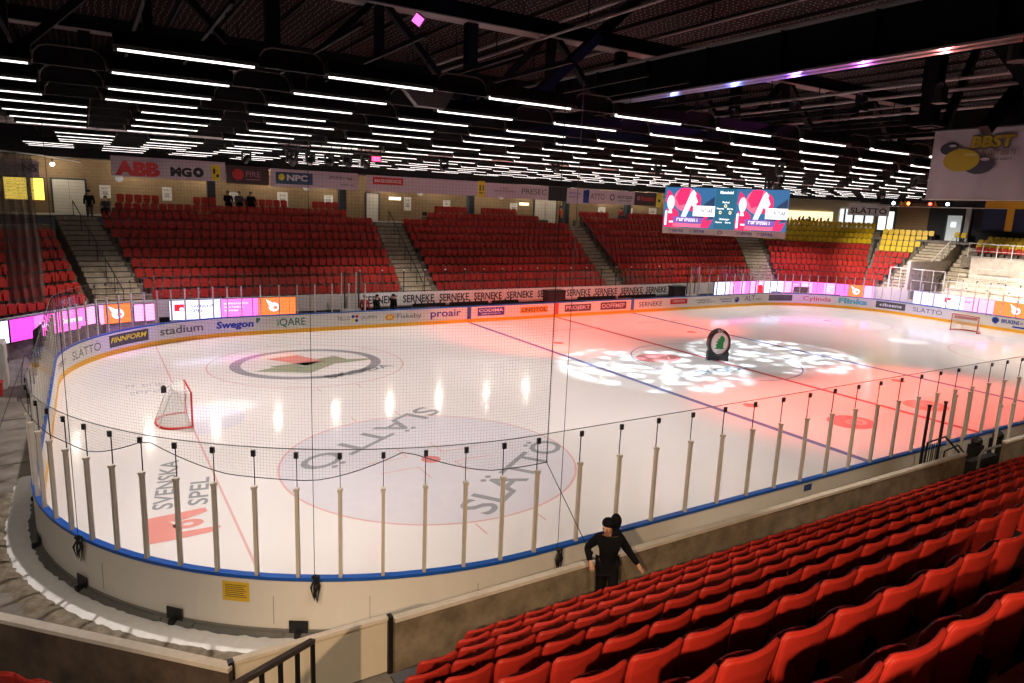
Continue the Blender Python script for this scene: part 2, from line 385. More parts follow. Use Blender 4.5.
# posts and panes
GAPS_POST = [(ARC(-14.2, 1), ARC(13.2, 1))]
ss = []; c0 = 0.0
for L_, k_ in ((43, 42), (QC, 18), (13, 13), (QC, 18), (43, 42), (QC, 18), (13, 13), (QC, 18)):
    ss += [c0 + L_ * i / k_ for i in range(k_)]; c0 += L_
NXT = {q: (ss + [PER])[i + 1] for i, q in enumerate(ss)}
ingap = lambda s: any(a < s < b for a, b in GAPS_POST)
posts = sorted([s for s in ss if not ingap(s)], key=lambda s: (B(s, .05, 2) - CAM).length)
def post(m, s):
    p, n = P(s); rz = math.atan2(n.y, n.x)
    m.box(p + n * .06 + V((0, 0, 1.92)), (.078, .06, 1.66), POST, rz); m.box(p + n * .06 + V((0, 0, 2.77)), (.10, .085, .05), POST, rz)
    m.box(p + n * .03 + V((0, 0, 3.12)), (.018, .012, .62), DARK, rz); m.box(p + n * .055 + V((0, 0, 3.40)), (.05, .07, .11), BLACK, rz)
for s in posts[:100]: m = MB(); post(m, s); bpart(m, 'post')
m = MB(); [post(m, s) for s in posts[100:]]; o = bpart(m, 'post'); o['kind'] = 'stuff'
def pane(m, s):
    k = 4 if abs(P(s)[1].x) not in (0, 1) else 1
    band(m, [(.024, 1.11), (.036, 1.11), (.036, 3.5), (.024, 3.5)], GLASS, s + .02, NXT[s] - .02, .3)
panes = sorted([s for s in ss if not (ingap(s) or ingap(NXT[s]))], key=lambda s: (B(s + .4, 0, 2) - CAM).length)
for s in panes[:100]: m = MB(); pane(m, s); bpart(m, 'glass_pane')
m = MB(); [pane(m, s) for s in panes[100:]]; o = bpart(m, 'glass_pane'); o['kind'] = 'stuff'
# dark edge strip along the top of the glass
m = MB(); prange(m, [(.022, 3.5), (.038, 3.5), (.038, 3.512), (.022, 3.512)], mat('glass_edge', (.10, .11, .11), .3), GAPS_POST); bpart(m, 'glass_edge_strip')
# adverts printed on the inside of the boards
af = lambda u, v, w=0.0: B(u, -.004 - w, v)
def advert(name, s0, s1, words=(), box=None, marks=()):
    m = MB()
    if box: m.quad(af, s0, s1, box[1], box[2], box[0], .001, 8)
    for body, a, b, v0, h, mm, bold, sh in words:
        if body: m.text(body, af, a, b, v0, h, mm, bold, sh, .004)
        else: m.bars(af, a, b, v0, h, mm, .004, int(a * 10))
    for k in marks:
        if k[0] == 'd': m.disc(af, *k[1:6], w=.004, r0=k[6] if len(k) > 6 else 0)
        else: m.quad(af, k[1], k[2], k[3], k[4], k[5], .003, 4)
    bpart(m, 'advert_print')
advert('a', -12.6, -11.3, [('', -12.6, -11.3, .52, .22, TXG, .01, 0)])
advert('a', -10.5, -8.1, [('SLÄTTÖ', -10.5, -8.1, .42, .38, TXG, 0, 0)])
advert('a', -7.5, -5.1, [('FINNFORM', -7.4, -5.2, .58, .24, TXY, .02, .25)], (BOXD, .36, .95))
advert('a', -4.5, -2.1, [('stadium', -4.45, -2.1, .48, .40, TXG, .015, 0)])
advert('a', -1.4, .95, [('Swegon', -1.4, .6, .50, .36, TXB, .04, .1)], marks=[('d', .80, .84, .07, .16, TXN), ('d', .9, .9, .05, .1, TXN)])
advert('a', 1.9, 3.5, [('iQARE', 1.9, 3.5, .45, .42, TXN, .01, 0)])
advert('a', 5.4, 7.9, [('TELLO', 5.4, 6.2, .58, .22, TXG, 0, 0), ('GRUPPEN', 6.85, 7.9, .58, .22, TXG, 0, 0)], marks=[('d', 6.38, .78, .1, .1, TXB), ('d', 6.62, .78, .1, .1, TXR), ('d', 6.38, .55, .1, .1, TXY), ('d', 6.6, .53, .1, .1, TXB)])
advert('a', 8.4, 10.9, [('Fiskeby', 9.25, 10.9, .52, .3, TXG, .005, 0)], marks=[('d', 8.75, .62, .32, .2, TXO, .5), ('d', 8.75, .62, .12, .08, TXY)])
advert('a', 11.5, 13.8, [('proair', 11.55, 13.75, .5, .46, TXP, .015, 0)])
advert('a', 15.0, 17.1, [('CODIMA', 15.1, 17.0, .66, .2, TXW, .02, 0), ('', 15.3, 16.8, .48, .09, TXW, 0, 0)], (TXP, .4, .95))
advert('a', 18.4, 20.7, [('LINOTOL', 18.5, 20.6, .52, .26, BOXD, .02, 0)], (TXO, .42, .86))
advert('a', 22.2, 24.6, [('PROJEKT', 22.3, 24.5, .52, .26, BANNER, .02, 0)], (BOXM, .36, .88))
advert('a', 25.5, 28.0, [('DOFFMEP', 25.65, 27.85, .50, .30, BANNER, .02, 0)], (BOXM, .36, .92))
advert('a', 29.3, 31.7, [('SERNEKE', 29.3, 31.7, .45, .36, TXG, .01, 0)])
advert('a', 32.6, 34.5, [('', 32.9, 34.2, .64, .16, TXW, .02, 0)], (TXR, .5, .92))
advert('a', 35.2, 37.8, [('', 35.4, 37.2, .66, .14, TXG, 0, 0), ('', 35.7, 37.8, .46, .14, TXG, 0, 0)])
advert('a', 38.3, 40.8, [('', 38.3, 39.8, .62, .15, TXB, 0, 0)], marks=[('q', 38.5, 39.8, .46, .52, TXB), ('d', 40.4, .62, .28, .24, TXB), ('d', 40.25, .74, .2, .16, WHITE_BOARD)])
advert('a', 41.3, 43.6, [('ALT', 41.4, 42.7, .48, .44, TXP, 0, 0), ('', 42.8, 43.6, .5, .16, TXG, 0, 0)])
advert('a', 44.4, 46.8, [('', 44.6, 46.6, .6, .2, TXG, .01, 0)], (BOXD, .40, .92))
advert('a', 47.8, 50.2, [('Cylinda', 47.8, 50.2, .5, .36, TXR, .01, 0)])
advert('a', 50.8, 53.1, [('Flinks', 50.8, 53.1, .48, .42, TXC, .05, 0)])
advert('a', 53.8, 56.2, [('cibsens', 54.1, 55.9, .56, .26, TXW, .02, 0)], (BOXD, .38, .95))
advert('a', 56.8, 59.2, [('SLÄTTÖ', 56.85, 59.2, .48, .34, TXG, 0, 0)])
advert('a', 62.8, 65.6, [('BRUKENS', 63.5, 64.7, .60, .26, TXB, .03, 0), ('BYGG', 64.8, 65.6, .62, .18, TXG, 0, 0)], marks=[('d', 63.1, .72, .24, .24, TXB), ('d', 63.1, .72, .1, .1, TXW), ('q', 64.3, 65.6, .34, .46, TXB)])
for s in (14.36, 28.64): advert('line', s - .15, s + .15, box=(flat('mark_blue', (.06, .12, .40)), .0, 1.04))
advert('line', 21.35, 21.65, box=(flat('mark_red', (.75, .08, .06)), .0, 1.04))

# ------------------------------------------------------------------ goals
def goal(x, d, label):
    g = empty('hockey_goal', (x, 0, 0)); tag(g, label, 'hockey goal')
    RT = mat('goal_red', (.62, .03, .02), .35); m = MB()
    for y in (-.915, .915): m.tube([(0, y, 0), (0, y, 1.22)], .032, RT)
    m.tube([(0, -.915, 1.22), (0, .915, 1.22)], .032, RT); m.build('goal_frame', g)
    m = MB(); pts = [(0, -.915, .03)] + [(-d * 1.05 * math.sin(PI * i / 12) ** .6, -.915 * math.cos(PI * i / 12) * (1.0 + .12 * math.sin(PI * i / 12)), .03) for i in range(1, 12)] + [(0, .915, .03)]
    m.tube(pts, .045, RT, 6); m.build('base_hoop', g)
    m = MB()
    for y in (-.55, .55): m.tube([(0, y, 1.22), (-d * .45, y, 1.2), (-d * .6, y, 1.1), (-d * 1.0, y, .03)], .018, WHITE, 6)
    m.tube([(-d * .45, -.55, 1.2), (-d * .45, .55, 1.2)], .018, WHITE, 6); m.build('back_frame', g)
    m = MB(); uv = []
    rows = []
    for i in range(9):
        t = i / 8; z = 1.2 * (1 - t) + .04
        rows.append([V((-d * (1.05 * math.sin(PI * j / 12) ** .6 * (.48 + .52 * t)), -.9 * math.cos(PI * j / 12), z)) for j in range(13)])
        uv += [(j * .18, i * .18) for j in range(13)]
    m.loft(rows, NETW); m.build('goal_net', g, uvs=uv)
    m = MB(); m.loft([[V((0, -.9 * math.cos(PI * j / 12), 1.21)) for j in range(13)], [V((-d * .5 * math.sin(PI * j / 12) ** .6, -.9 * math.cos(PI * j / 12), 1.21)) for j in range(13)]], NETW)
    m.build('goal_net', g, uvs=[(j * .18, 0) for j in range(13)] + [(j * .18, .5) for j in range(13)])
    if d > 0: m = MB(); m.box((-.75, .0, 1.18), (.16, .16, .2), BLACK); m.box((-.75, 0, 1.3), (.09, .09, .05), BLACK); m.build('goal_camera', g)
    else: m = MB(); m.quad(frame((-d * .02 + .03, .5, .95), (0, -1, 0), (0, 0, 1)), -.3, 1.3, -.02, .18, flat('pad_red', (.6, .25, .22))); m.build('advert_strip', g)
NETW = net_mat('goal_netting', (.8, .8, .78), .045, .22)
goal(-26, 1, 'red framed hockey goal with white net and camera at the left end of the ice')
goal(26, -1, 'red framed hockey goal seen from the front at the far right end')
# green and black emblem arch at centre ice
a = empty('emblem_display', (.2, 0, 0), math.radians(-30)); tag(a, 'black oval display with green winged emblem standing at centre ice', 'advertising display')
ef = frame((0, 0, 0), (1, 0, 0), (0, 0, 1))
m = MB(); ov = [(.60 * math.cos(PI * 2 * i / 40), .95 + .78 * math.sin(PI * 2 * i / 40)) for i in range(40)]
m.prism(ov, ef, -.20, .20, mat('arch_black', (.012, .02, .022), .3)); m.build('oval_body', a)
m = MB(); m.prism([(-.56, .06), (.56, .06), (.56, .45), (.50, .62), (-.50, .62), (-.56, .45)], ef, -.17, .17, mat('arch_dark', (.015, .035, .045), .35)); m.build('plinth', a)
m = MB()
for x in (-.5, 0, .5): m.box((x, 0, .03), (.1, .34, .06), DARK)
m.build('foot', a)
G = flat('emblem_green', (.01, .22, .05)); fr = frame((0, -.205, 0), (1, 0, 0), (0, 0, 1), (0, -1, 0))
m = MB(); m.disc(fr, 0, .97, .42, .54, TXW, .002); wd = m.build('white_disc', a)
m = MB(); m.disc(fr, 0, .97, .47, .60, mat('chrome', (.6, .62, .65), .2, metal=.9), .004, 40, r0=.91); m.build('chrome_ring', a)
m = MB()
m.poly(fr, [(-.16, .74), (.20, .74), (.20, 1.0), (.26, 1.15), (.22, 1.30), (.08, 1.40), (-.02, 1.30), (-.02, 1.20), (-.16, 1.22), (-.08, 1.10), (-.24, 1.05), (-.10, .96), (-.22, .88)], G, .006)
m.poly(fr, [(-.28, .66), (.28, .66), (.20, .74), (-.20, .74)], G, .006); o = m.build('winged_emblem', a); o.parent = wd
m = MB(); m.text('SKODA', fr, -.15, .15, 1.60, .09, TXW, .01, 0, .003); m.bars(fr, -.25, .25, .26, .09, TXG, .004, 4); m.build('lettering', a)

# ------------------------------------------------------------------ terraces
def TZ(k): return .93 + .522 * k            # tread height of row k
def TD(k): return .62 + .805 * k            # distance of the seat backs of row k behind the front wall
CZ = 6.15                                   # concourse level
def section(P0, ang, left, right, k0=0, k1=9, side=1, name='terrace', m=None, floor=-.2):
    """stepped terrace behind the line through P0 with direction ang; left/right give the end abscissa at depth d"""
    t = V((math.cos(ang), math.sin(ang), 0)); n = V((-t.y, t.x, 0)) * side; P0 = V((P0[0], P0[1], 0))
    mb = MB(); m = m or CONCT
    for k in range(k0, k1 + 1):
        d0, d1 = (0 if k == k0 else TD(k) - .68), TD(k) + .125
        q = [P0 + t * left(d0) + n * d0, P0 + t * right(d0) + n * d0, P0 + t * right(d1) + n * d1, P0 + t * left(d1) + n * d1]
        z = TZ(k); vs = [(p.x, p.y, floor) for p in q] + [(p.x, p.y, z) for p in q]
        mb.add(vs, [(3, 2, 1, 0), (4, 5, 6, 7), (0, 1, 5, 4), (1, 2, 6, 5), (2, 3, 7, 6), (3, 0, 4, 7)], m)
    struct(mb.build(name))
    return P0, t, n
def stairs(P0, ang, left, right, d0, d1, z0, z1, n, m, floor=-.2, name='stair'):
    t = V((math.cos(ang), math.sin(ang), 0)); nn = V((-t.y, t.x, 0)); P0 = V((P0[0], P0[1], 0)); mb = MB()
    for i in range(n):
        a, b = d0 + (d1 - d0) * i / n, d0 + (d1 - d0) * (i + 1) / n; z = z0 + (z1 - z0) * (i + 1) / n
        q = [P0 + t * left(a) + nn * a, P0 + t * right(a) + nn * a, P0 + t * right(b) + nn * b, P0 + t * left(b) + nn * b]
        mb.add([(p.x, p.y, floor) for p in q] + [(p.x, p.y, z) for p in q], [(3, 2, 1, 0), (4, 5, 6, 7), (0, 1, 5, 4), (1, 2, 6, 5), (2, 3, 7, 6), (3, 0, 4, 7)], m)
        e = [P0 + t * left(a) + nn * (a - .004), P0 + t * right(a) + nn * (a - .004), P0 + t * right(a) + nn * (a + .05), P0 + t * left(a) + nn * (a + .05)]
        mb.add([(p.x, p.y, z - .05) for p in e] + [(p.x, p.y, z + .004) for p in e], [(3, 2, 1, 0), (4, 5, 6, 7), (0, 1, 5, 4), (1, 2, 6, 5), (2, 3, 7, 6), (3, 0, 4, 7)], STAIRE)
    return struct(mb.build(name))
STAIRM = stain_mat('stair_concrete', (.34, .29, .20), (.52, .45, .33), .85, 3.0, .15)
STAIRE = mat('stair_edge', (.05, .045, .035), .8)
FY = 17.0
s1L = lambda d: -28.2 - .27 * (d - .6); s1R = lambda d: -25.75 - .32 * (d - .6)
s2L = lambda d: -10.5 + .05 * d; s2R = lambda d: -8.3 + .04 * d
s3L = lambda d: 7.15 + .08 * d; s3R = lambda d: 8.75 + .08 * d
s4L = lambda d: 24.0 + .60 * d
SECT = {}
SECT['A'] = section((0, FY), 0, s1R, s2L, name='terrace_far_left')
SECT['B'] = section((0, FY), 0, s2R, s3L, name='terrace_far_middle')
SECT['C'] = section((0, FY), 0, s3R, s4L, name='terrace_far_right')
A31 = math.radians(-31)
w4R = lambda d: 11.75 + .60 * (d - 3.0)
SECT['D'] = section((23.5, 17.1), A31, lambda d: 2.55, w4R, name='terrace_corner', k1=10)
A70 = math.radians(-70)
wwL = lambda d: -1.35 - .04 * (d - 1.4); wwR = lambda d: .15 + .40 * (d - 1.4)
SECT['E'] = section((32.2, 11), A70, wwL, wwR, name='terrace_corner', k1=10)
SECT['F'] = section((-32, 12.5), PI / 4, lambda d: -6 - .3 * d, lambda d: 5.5 - .02 * d + .62 * max(0, d - .6), name='terrace_far_corner')
stairs((0, FY), 0, s1L, s1R, .1, 8.2, TZ(0) - .2, CZ, 20, STAIRM)
stairs((0, FY), 0, s2L, s2R, .1, 8.2, TZ(0) - .2, CZ, 20, STAIRM)
stairs((0, FY), 0, s3L, s3R, .1, 8.2, TZ(0) - .2, CZ, 20, STAIRM)
stairs((23.5, 17.1), A31, lambda d: .40 + .0 * d, lambda d: 2.55, .1, 8.6, TZ(0) - .2, CZ, 20, STAIRM)
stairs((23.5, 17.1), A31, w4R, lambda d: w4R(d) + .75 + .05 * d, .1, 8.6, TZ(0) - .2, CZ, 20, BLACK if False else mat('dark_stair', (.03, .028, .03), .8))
# platforms for the two top rows (far side)
def platform(x0, x1, k, name='terrace_platform'):
    mb = MB(); d0, d1 = TD(k) - .68, TD(k) + .3
    mb.box(((x0 + x1) / 2, FY + (d0 + d1) / 2, (CZ + TZ(k)) / 2 - .05), (x1 - x0, d1 - d0, TZ(k) - CZ + .1), CONCT); struct(mb.build(name))
for x0, x1 in ((-27.2, -22.2), (-21.5, -12.2), (-5.0, 6.2), (9.6, 24.5)): platform(x0, x1, 11)
# concourse floor and ground
mb = MB(); mb.box((4, 32, CZ - .1), (88, 14.2, .2), CONCD); mb.box((43.0, 19, CZ - .12), (6, 24, .2), CONCD); mb.box((44.2, -6, CZ - .12), (3.6, 26, .2), CONCD); struct(mb.build('floor_concourse'))
mb = MB(); mb.add([(-60, -45, -.03), (70, -45, -.03), (70, 45, -.03), (-60, 45, -.03)], [(0, 1, 2, 3)], CONCD); struct(mb.build('floor_concrete'))
mb = MB()
for y in (-7, -2.2, 2.5, 7.2): mb.box((-31.15, y, -.027), (1.9, .03, .008), mat('joint', (.05, .045, .04), .9))
mb.box((-31.5, 0, -.027), (.03, 24, .008), mat('joint', (.05, .045, .04), .9)); struct(mb.build('floor_joint'))
# front wall of the far stands
FRONT = [(-34, 10.5), (-32, 12.5), (-28.5, 16.3), (-26, 17), (23.3, 17), (28.1, 15.7), (30.2, 13.5), (32.2, 10.9), (32.6, 8), (32.6, -16)]
mb = MB()
for (xa, ya), (xb, yb) in zip(FRONT, FRONT[1:]):
    if xa == 32.6 and yb < 8: continue
    d = V((xb - xa, yb - ya, 0)).normalized(); n = V((-d.y, d.x, 0))
    a, b = V((xa, ya, 0)), V((xb, yb, 0)); q = [a, b, b + n * .12, a + n * .12]
    mb.add([(p.x, p.y, -.2) for p in q] + [(p.x, p.y, 1.9) for p in q], [(3, 2, 1, 0), (4, 5, 6, 7), (0, 1, 5, 4), (1, 2, 6, 5), (2, 3, 7, 6), (3, 0, 4, 7)], mat('stand_front', (.55, .52, .50), .6))
mb.box((32.7, -4, .45), (.2, 24, 1.3), mat('stand_front', (.55, .52, .50), .6))
struct(mb.build('wall_stand_front'))

# ------------------------------------------------------------------ seats far away: one mass
def seat_simple(mb, o, t, n, m):
    """tip-up seat seen from the ice: rounded back with folded pan before it; n points away from the ice"""
    f = frame(o, t, V((0, 0, 1)), n)
    back = [(-.20, .40), (.20, .40), (.225, .76), (.19, .84), (.08, .86), (-.08, .86), (-.19, .84), (-.225, .76)]
    mb.prism(back, f, -.045, 0, m)
    pan = [(-.19, .36), (.19, .36), (.215, .68), (.17, .74), (-.17, .74), (-.215, .68)]
    mb.prism(pan, f, -.16, -.10, m)
    mb.prism([(-.06, -.01), (.06, -.01), (.06, .42), (-.06, .42)], f, -.10, -.045, BLACK)
def seat_row(sect, k, s0, s1, pitch=.5):
    P0, t, n = sect; out = []; c = int((s1 - s0) / pitch)
    off = (s1 - s0 - c * pitch) / 2
    for i in range(c):
        p = P0 + t * (s0 + off + pitch * (i + .5)) + n * TD(k); out.append((V((p.x, p.y, TZ(k))), t, n))
    return out
far = []; yel = []
for k in range(1, 11):
    d = TD(k)
    if k < 10:
        far += seat_row(SECT['A'], k, s1R(d) + .05, s2L(d) - .05)
        far += seat_row(SECT['B'], k, s2R(d) + .05, s3L(d) - .1)
        far += seat_row(SECT['C'], k, s3R(d) + .25, s4L(d) - .1)
    else:
        far += seat_row(SECT['A'], k, -27.2, -11.9); far += seat_row(SECT['B'], k, -5.6, 5.2); far += seat_row(SECT['C'], k, 9.8, 25)
    if k < 8: far += seat_row(SECT['F'], k, -5, 5.5 - .02 * d + .62 * max(0, d - .6) - .1)
    (far if k < 8 else yel).append(('D', k, seat_row(SECT['D'], k, 2.65, w4R(d) - .1))) if k < 8 else yel.append(('wide corner block', k, seat_row(SECT['D'], k, 2.65, w4R(d) - .1)))
    if k < 11: (far.extend(seat_row(SECT['E'], k, wwL(d) + .1, wwR(d) - .05)) if k < 7 else yel.append(('narrow corner block', k, seat_row(SECT['E'], k, wwL(d) + .1, wwR(d) - .05))))
for x0, x1 in ((-26.9, -24.4), (-22.4, -20.9), (-19.9, -15.9), (-14.4, -12.4)): far += seat_row(SECT['A'], 11, x0, x1)
for x0, x1 in ((-4.6, -1.5), (-.4, 3.4)): far += seat_row(SECT['B'], 11, x0, x1)
for x0, x1 in ((9.8, 13.6), (15.6, 22.0)): far += seat_row(SECT['C'], 11, x0, x1)
yel.append(('wide corner block', 11, seat_row(SECT['D'], 11, 2.65, w4R(TD(11)) - .1)))
mb = MB(); struct_d = section((23.5, 17.1), A31, lambda d: 2.55, w4R, k0=11, k1=11, name='terrace_platform') if False else None
P0, t, n = SECT['D']; q = [P0 + t * a + n * b for a, b in ((2.55, TD(11) - .7), (w4R(TD(11)), TD(11) - .7), (w4R(TD(11)), TD(11) + .2), (2.55, TD(11) + .2))]
mb.add([(p.x, p.y, CZ - .05) for p in q] + [(p.x, p.y, TZ(11)) for p in q], [(3, 2, 1, 0), (4, 5, 6, 7), (0, 1, 5, 4), (1, 2, 6, 5), (2, 3, 7, 6), (3, 0, 4, 7)], CONCT); struct(mb.build('terrace_platform'))
farm = []
for e in far:
    if isinstance(e[0], str): farm += e[2]
    else: farm.append(e)

# ------------------------------------------------------------------ near stand and its seats
NS = section((0, -FY), 0, lambda d: -24.5 - .62 * d, lambda d: 34, side=-1, k1=9, name='terrace_near')
mb = MB(); mb.box((2, -FY - 12.2, CZ - .1), (90, 8, .2), CONCD); mb.box((2, -33.4, 5.5), (90, .3, 11), mat('rear_wall', (.10, .085, .07), .9)); struct(mb.build('floor_near_concourse'))
stairs((0, -FY), PI, lambda d: 24.5 + .62 * d, lambda d: 27.0 + .40 * d, .9, 8.3, TZ(0), CZ, 20, STAIRM)
mb = MB(); mb.box((-27.5, -17.6, .36), (9, 1.9, 1.14), CONCD); struct(mb.build('floor_landing'))
# detailed seat
def make_seat():
    root = empty('stadium_seat'); T = V((1, 0, 0))
    def shell(zs, hw, yc, thick, curve, corner, m):
        rows = []
        n = 12
        outer, inner = [], []
        for z, w, y, cv in zip(zs, hw, yc, curve):
            outer.append([V((w * (j / n * 2 - 1), y + cv * (j / n * 2 - 1) ** 2, z - corner * 0)) for j in range(n + 1)])
            inner.append([p + V((0, thick, 0)) for p in outer[-1]])
        return outer, inner
    # back: local +y faces the ice, origin on the tread under the seat back
    zs = [.34, .42, .52, .62, .72, .79, .83, .85]; hw = [.175, .19, .205, .222, .232, .234, .228, .205]
    yc = [-.0, -.005, -.015, -.03, -.05, -.065, -.075, -.08]; cv = [.02, .022, .025, .028, .03, .032, .032, .032]
    o, i = shell(zs, hw, yc, .026, cv, 0, SEAT)
    for r in (o, i):                                    # ears: top corners stand a little higher than the middle
        for q, lift in ((-1, .012), (-2, .006)):
            for p in r[q]: p.z += lift * (p.x / .2) ** 2 - .008
    mb = MB(); rows = [a + b[::-1] for a, b in zip(o, i)]
    mb.loft(rows, SEAT, close=True, cap=True)
    lip = [o[-1][j] + V((0, -.008, .0)) for j in range(13)]
    mb.tube([o[k][0] + V((0, .012, 0)) for k in range(2, 8)] + [p + V((0, .015, .004)) for p in o[-1][1:-1]] + [o[k][-1] + V((0, .012, 0)) for k in range(7, 1, -1)], .0125, SEAT, 6)
    mb.build('seat_back', root, True)
    zs = [.36, .40, .48, .57, .65, .70, .72]; hw = [.16, .185, .195, .20, .20, .185, .13]; yc = [.03, .05, .075, .095, .11, .118, .12]; cv = [.02, .02, .01, .0, -.01, -.02, -.025]
    o, i = shell(zs, hw, yc, .014, cv, 0, SEAT); mb = MB(); mb.loft([a + b[::-1] for a, b in zip(o, i)], SEAT, close=True, cap=True); mb.build('seat_pan', root, True)
    mb = MB(); mb.box((.25, .03, .25), (.05, .12, .50), BLACK); mb.box((.25, .06, .03), (.07, .22, .06), BLACK); mb.bar((.25, .03, .42), (-.25, .03, .42), .035, .05, BLACK)
    mb.tube([(.25, -.04, .44), (.25, -.036, .44)], .012, STEEL, 8); mb.build('bracket', root)
    return root
def dup(root, loc, rz):
    r = root.copy(); COL.objects.link(r); r.location = loc; r.rotation_euler = (0, 0, rz)
    for ch in root.children:
        c = ch.copy(); COL.objects.link(c); c.parent = r
    return r
near = []
for k in range(0, 9):
    n = 0; x = -22.37 + {0: 0, 1: -.06, 2: .04, 3: .05, 4: .06, 5: .08, 6: .10, 7: -.01, 8: .03}[k] - .25
    x0 = -24.62 - .5 * k
    while x - .5 > x0: x -= .5
    rowp = []
    while x < 33:
        p = V((x, -(FY + TD(k)), TZ(k)))
        top = inview(p + V((0, 0, .8)), 12)
        if top: n += 1; rowp.append((p, k, n, len(rowp)))
        x += .5
    near += rowp
print('near seats in view', len(near))
near.sort(key=lambda a: (a[0] + V((0, 0, .8)) - CAM).length)
base = make_seat(); grp = 'red tip-up seats in the near stand'
HOWBIG = ['row along the concrete rink wall', 'second row from the rink wall', 'third row from the rink wall', 'fourth row from the rink wall', 'fifth row from the rink wall', 'sixth row from the rink wall', 'seventh row from the rink wall', 'eighth row from the rink wall', 'last row nearest the camera']
for idx, (p, k, n, j) in enumerate(near[:296]):
    o = base if idx == 0 else dup(base, p, 0)
    o.location = p
    o.rotation_euler = (0, 0, random.uniform(-.012, .012))
    tag(o, 'red tip-up seat, %s in view from the left, %s' % (nth(n), HOWBIG[k]), 'seat', grp)
# left block across the stair
for i in range(4):
    p = V((-30.25 + .354 * i, -15.25 - .354 * i, TZ(0))); o = dup(base, p, -PI / 4)
    tag(o, 'red tip-up seat at bottom left behind the corner wall, %s of four' % nth(i + 1), 'seat', grp)
mb = MB()
m2 = [V((math.cos(0), 0, 0))]
for (p, k, n, j) in near[296:]: seat_simple(mb, p, V((1, 0, 0)), V((0, -1, 0)), SEAT)
for e in farm: seat_simple(mb, e[0], e[1], e[2], SEAT)
for i in range(64):
    x = -29.8 + .5 * i; seat_simple(mb, V((x, -(FY + TD(9)), TZ(9))), V((1, 0, 0)), V((0, -1, 0)), SEAT)
o = mb.build('stadium_seating'); tag(o, 'rows of dark red tip-up seats filling the far stands across the ice', 'seating', kind='stuff')
# yellow seats
proto = None
for blk, k, lst in yel:
    for i, e in enumerate(lst):
        if proto is None:
            mb = MB(); seat_simple(mb, V((0, 0, 0)), V((1, 0, 0)), V((0, 1, 0)), SEATY); o = proto = mb.build('yellow_seat')
        else: o = proto.copy(); COL.objects.link(o)
        o.location = e[0]; o.rotation_euler = (0, 0, math.atan2(e[1].y, e[1].x))
        tag(o, 'yellow seat, %s from the left, %s yellow row of the %s' % (nth(i + 1), nth(k - 7 if blk == 'wide corner block' else k - 6), blk), 'yellow seat', 'yellow seats in the ' + blk)

# ------------------------------------------------------------------ walls of the hall
BRICK = brick_mat('brick', (.30, .19, .085), (.24, .145, .065), (.20, .15, .09))
DKWALL = mat('dark_wall', (.022, .024, .026), .8)
mb = MB(); mb.box((-2, 29.1, 7.9), (76, .2, 3.6), BRICK); struct(mb.build('wall_far'))
P0, t4, n4 = SECT['D']; fD = frame(P0, t4, (0, 0, 1), n4)
mb = MB(); mb.prism([(0, 6), (30, 6), (30, 9.8), (0, 9.8)], fD, 14.0, 14.2, mat('shop_wall', (.55, .47, .33), .7)); struct(mb.build('wall_corner'))
mb = MB(); mb.box((43.1, -6, 7.9), (.2, 48, 3.6), DKWALL); struct(mb.build('wall_right'))
mb = MB(); mb.box((42.95, 14.4, 7.9), (.1, 3.2, 3.5), BRICK); struct(mb.build('wall_right_brick'))
mb = MB(); mb.box((-38, 0, 7), (.3, 90, 15), DKWALL); struct(mb.build('wall_left'))
# dark soffit edge above the concourse, up to the roof
FAS = mat('fascia_black', (.012, .012, .013), .8)
mb = MB(); mb.box((-2, 25.6, 12.6), (76, .3, 6.0), FAS); mb.box((-2, 27.4, 9.72), (76, 3.6, .12), mat('soffit', (.10, .085, .07), .9)); struct(mb.build('ceiling_fascia_far'))
mb = MB(); mb.prism([(2.0, 9.7), (24, 9.7), (24, 15.6), (2.0, 15.6)], fD, 9.3, 9.6, FAS); mb.box((41.2, -6, 12.6), (.3, 50, 6.0), FAS); mb.box((42.2, -6, 9.72), (2.2, 50, .1), FAS); struct(mb.build('ceiling_fascia_right'))
# roof deck: perforated dark sheet
m = mat('roof_deck', (.02, .012, .012), .8, spec=.1)
n_, l_ = nodes(m); vo = n_.new('ShaderNodeTexVoronoi'); vo.voronoi_dimensions = '2D'; vo.inputs['Scale'].default_value = 3.4; vo.inputs['Randomness'].default_value = .35
tc = n_.new('ShaderNodeTexCoord'); l_.new(tc.outputs['Object'], vo.inputs['Vector'])
lt = n_.new('ShaderNodeMath'); lt.operation = 'LESS_THAN'; lt.inputs[1].default_value = .10; l_.new(vo.outputs['Distance'], lt.inputs[0])
mx = n_.new('ShaderNodeMix'); mx.data_type = 'RGBA'; mx.inputs[6].default_value = (.010, .006, .006, 1); mx.inputs[7].default_value = (.55, .40, .42, 1)
l_.new(lt.outputs[0], mx.inputs[0]); l_.new(mx.outputs[2], n_['Principled BSDF'].inputs['Base Color'])
mb = MB(); mb.box((2, 0, 16.2), (92, 80, .2), m); struct(mb.build('ceiling'))
mb = MB()
for i in range(40): mb.box((-42 + i * 2.2, -4, 16.02), (.08, 60, .16), mat('roof_rib', (.008, .005, .005), .6))
struct(mb.build('ceiling_ribs'))

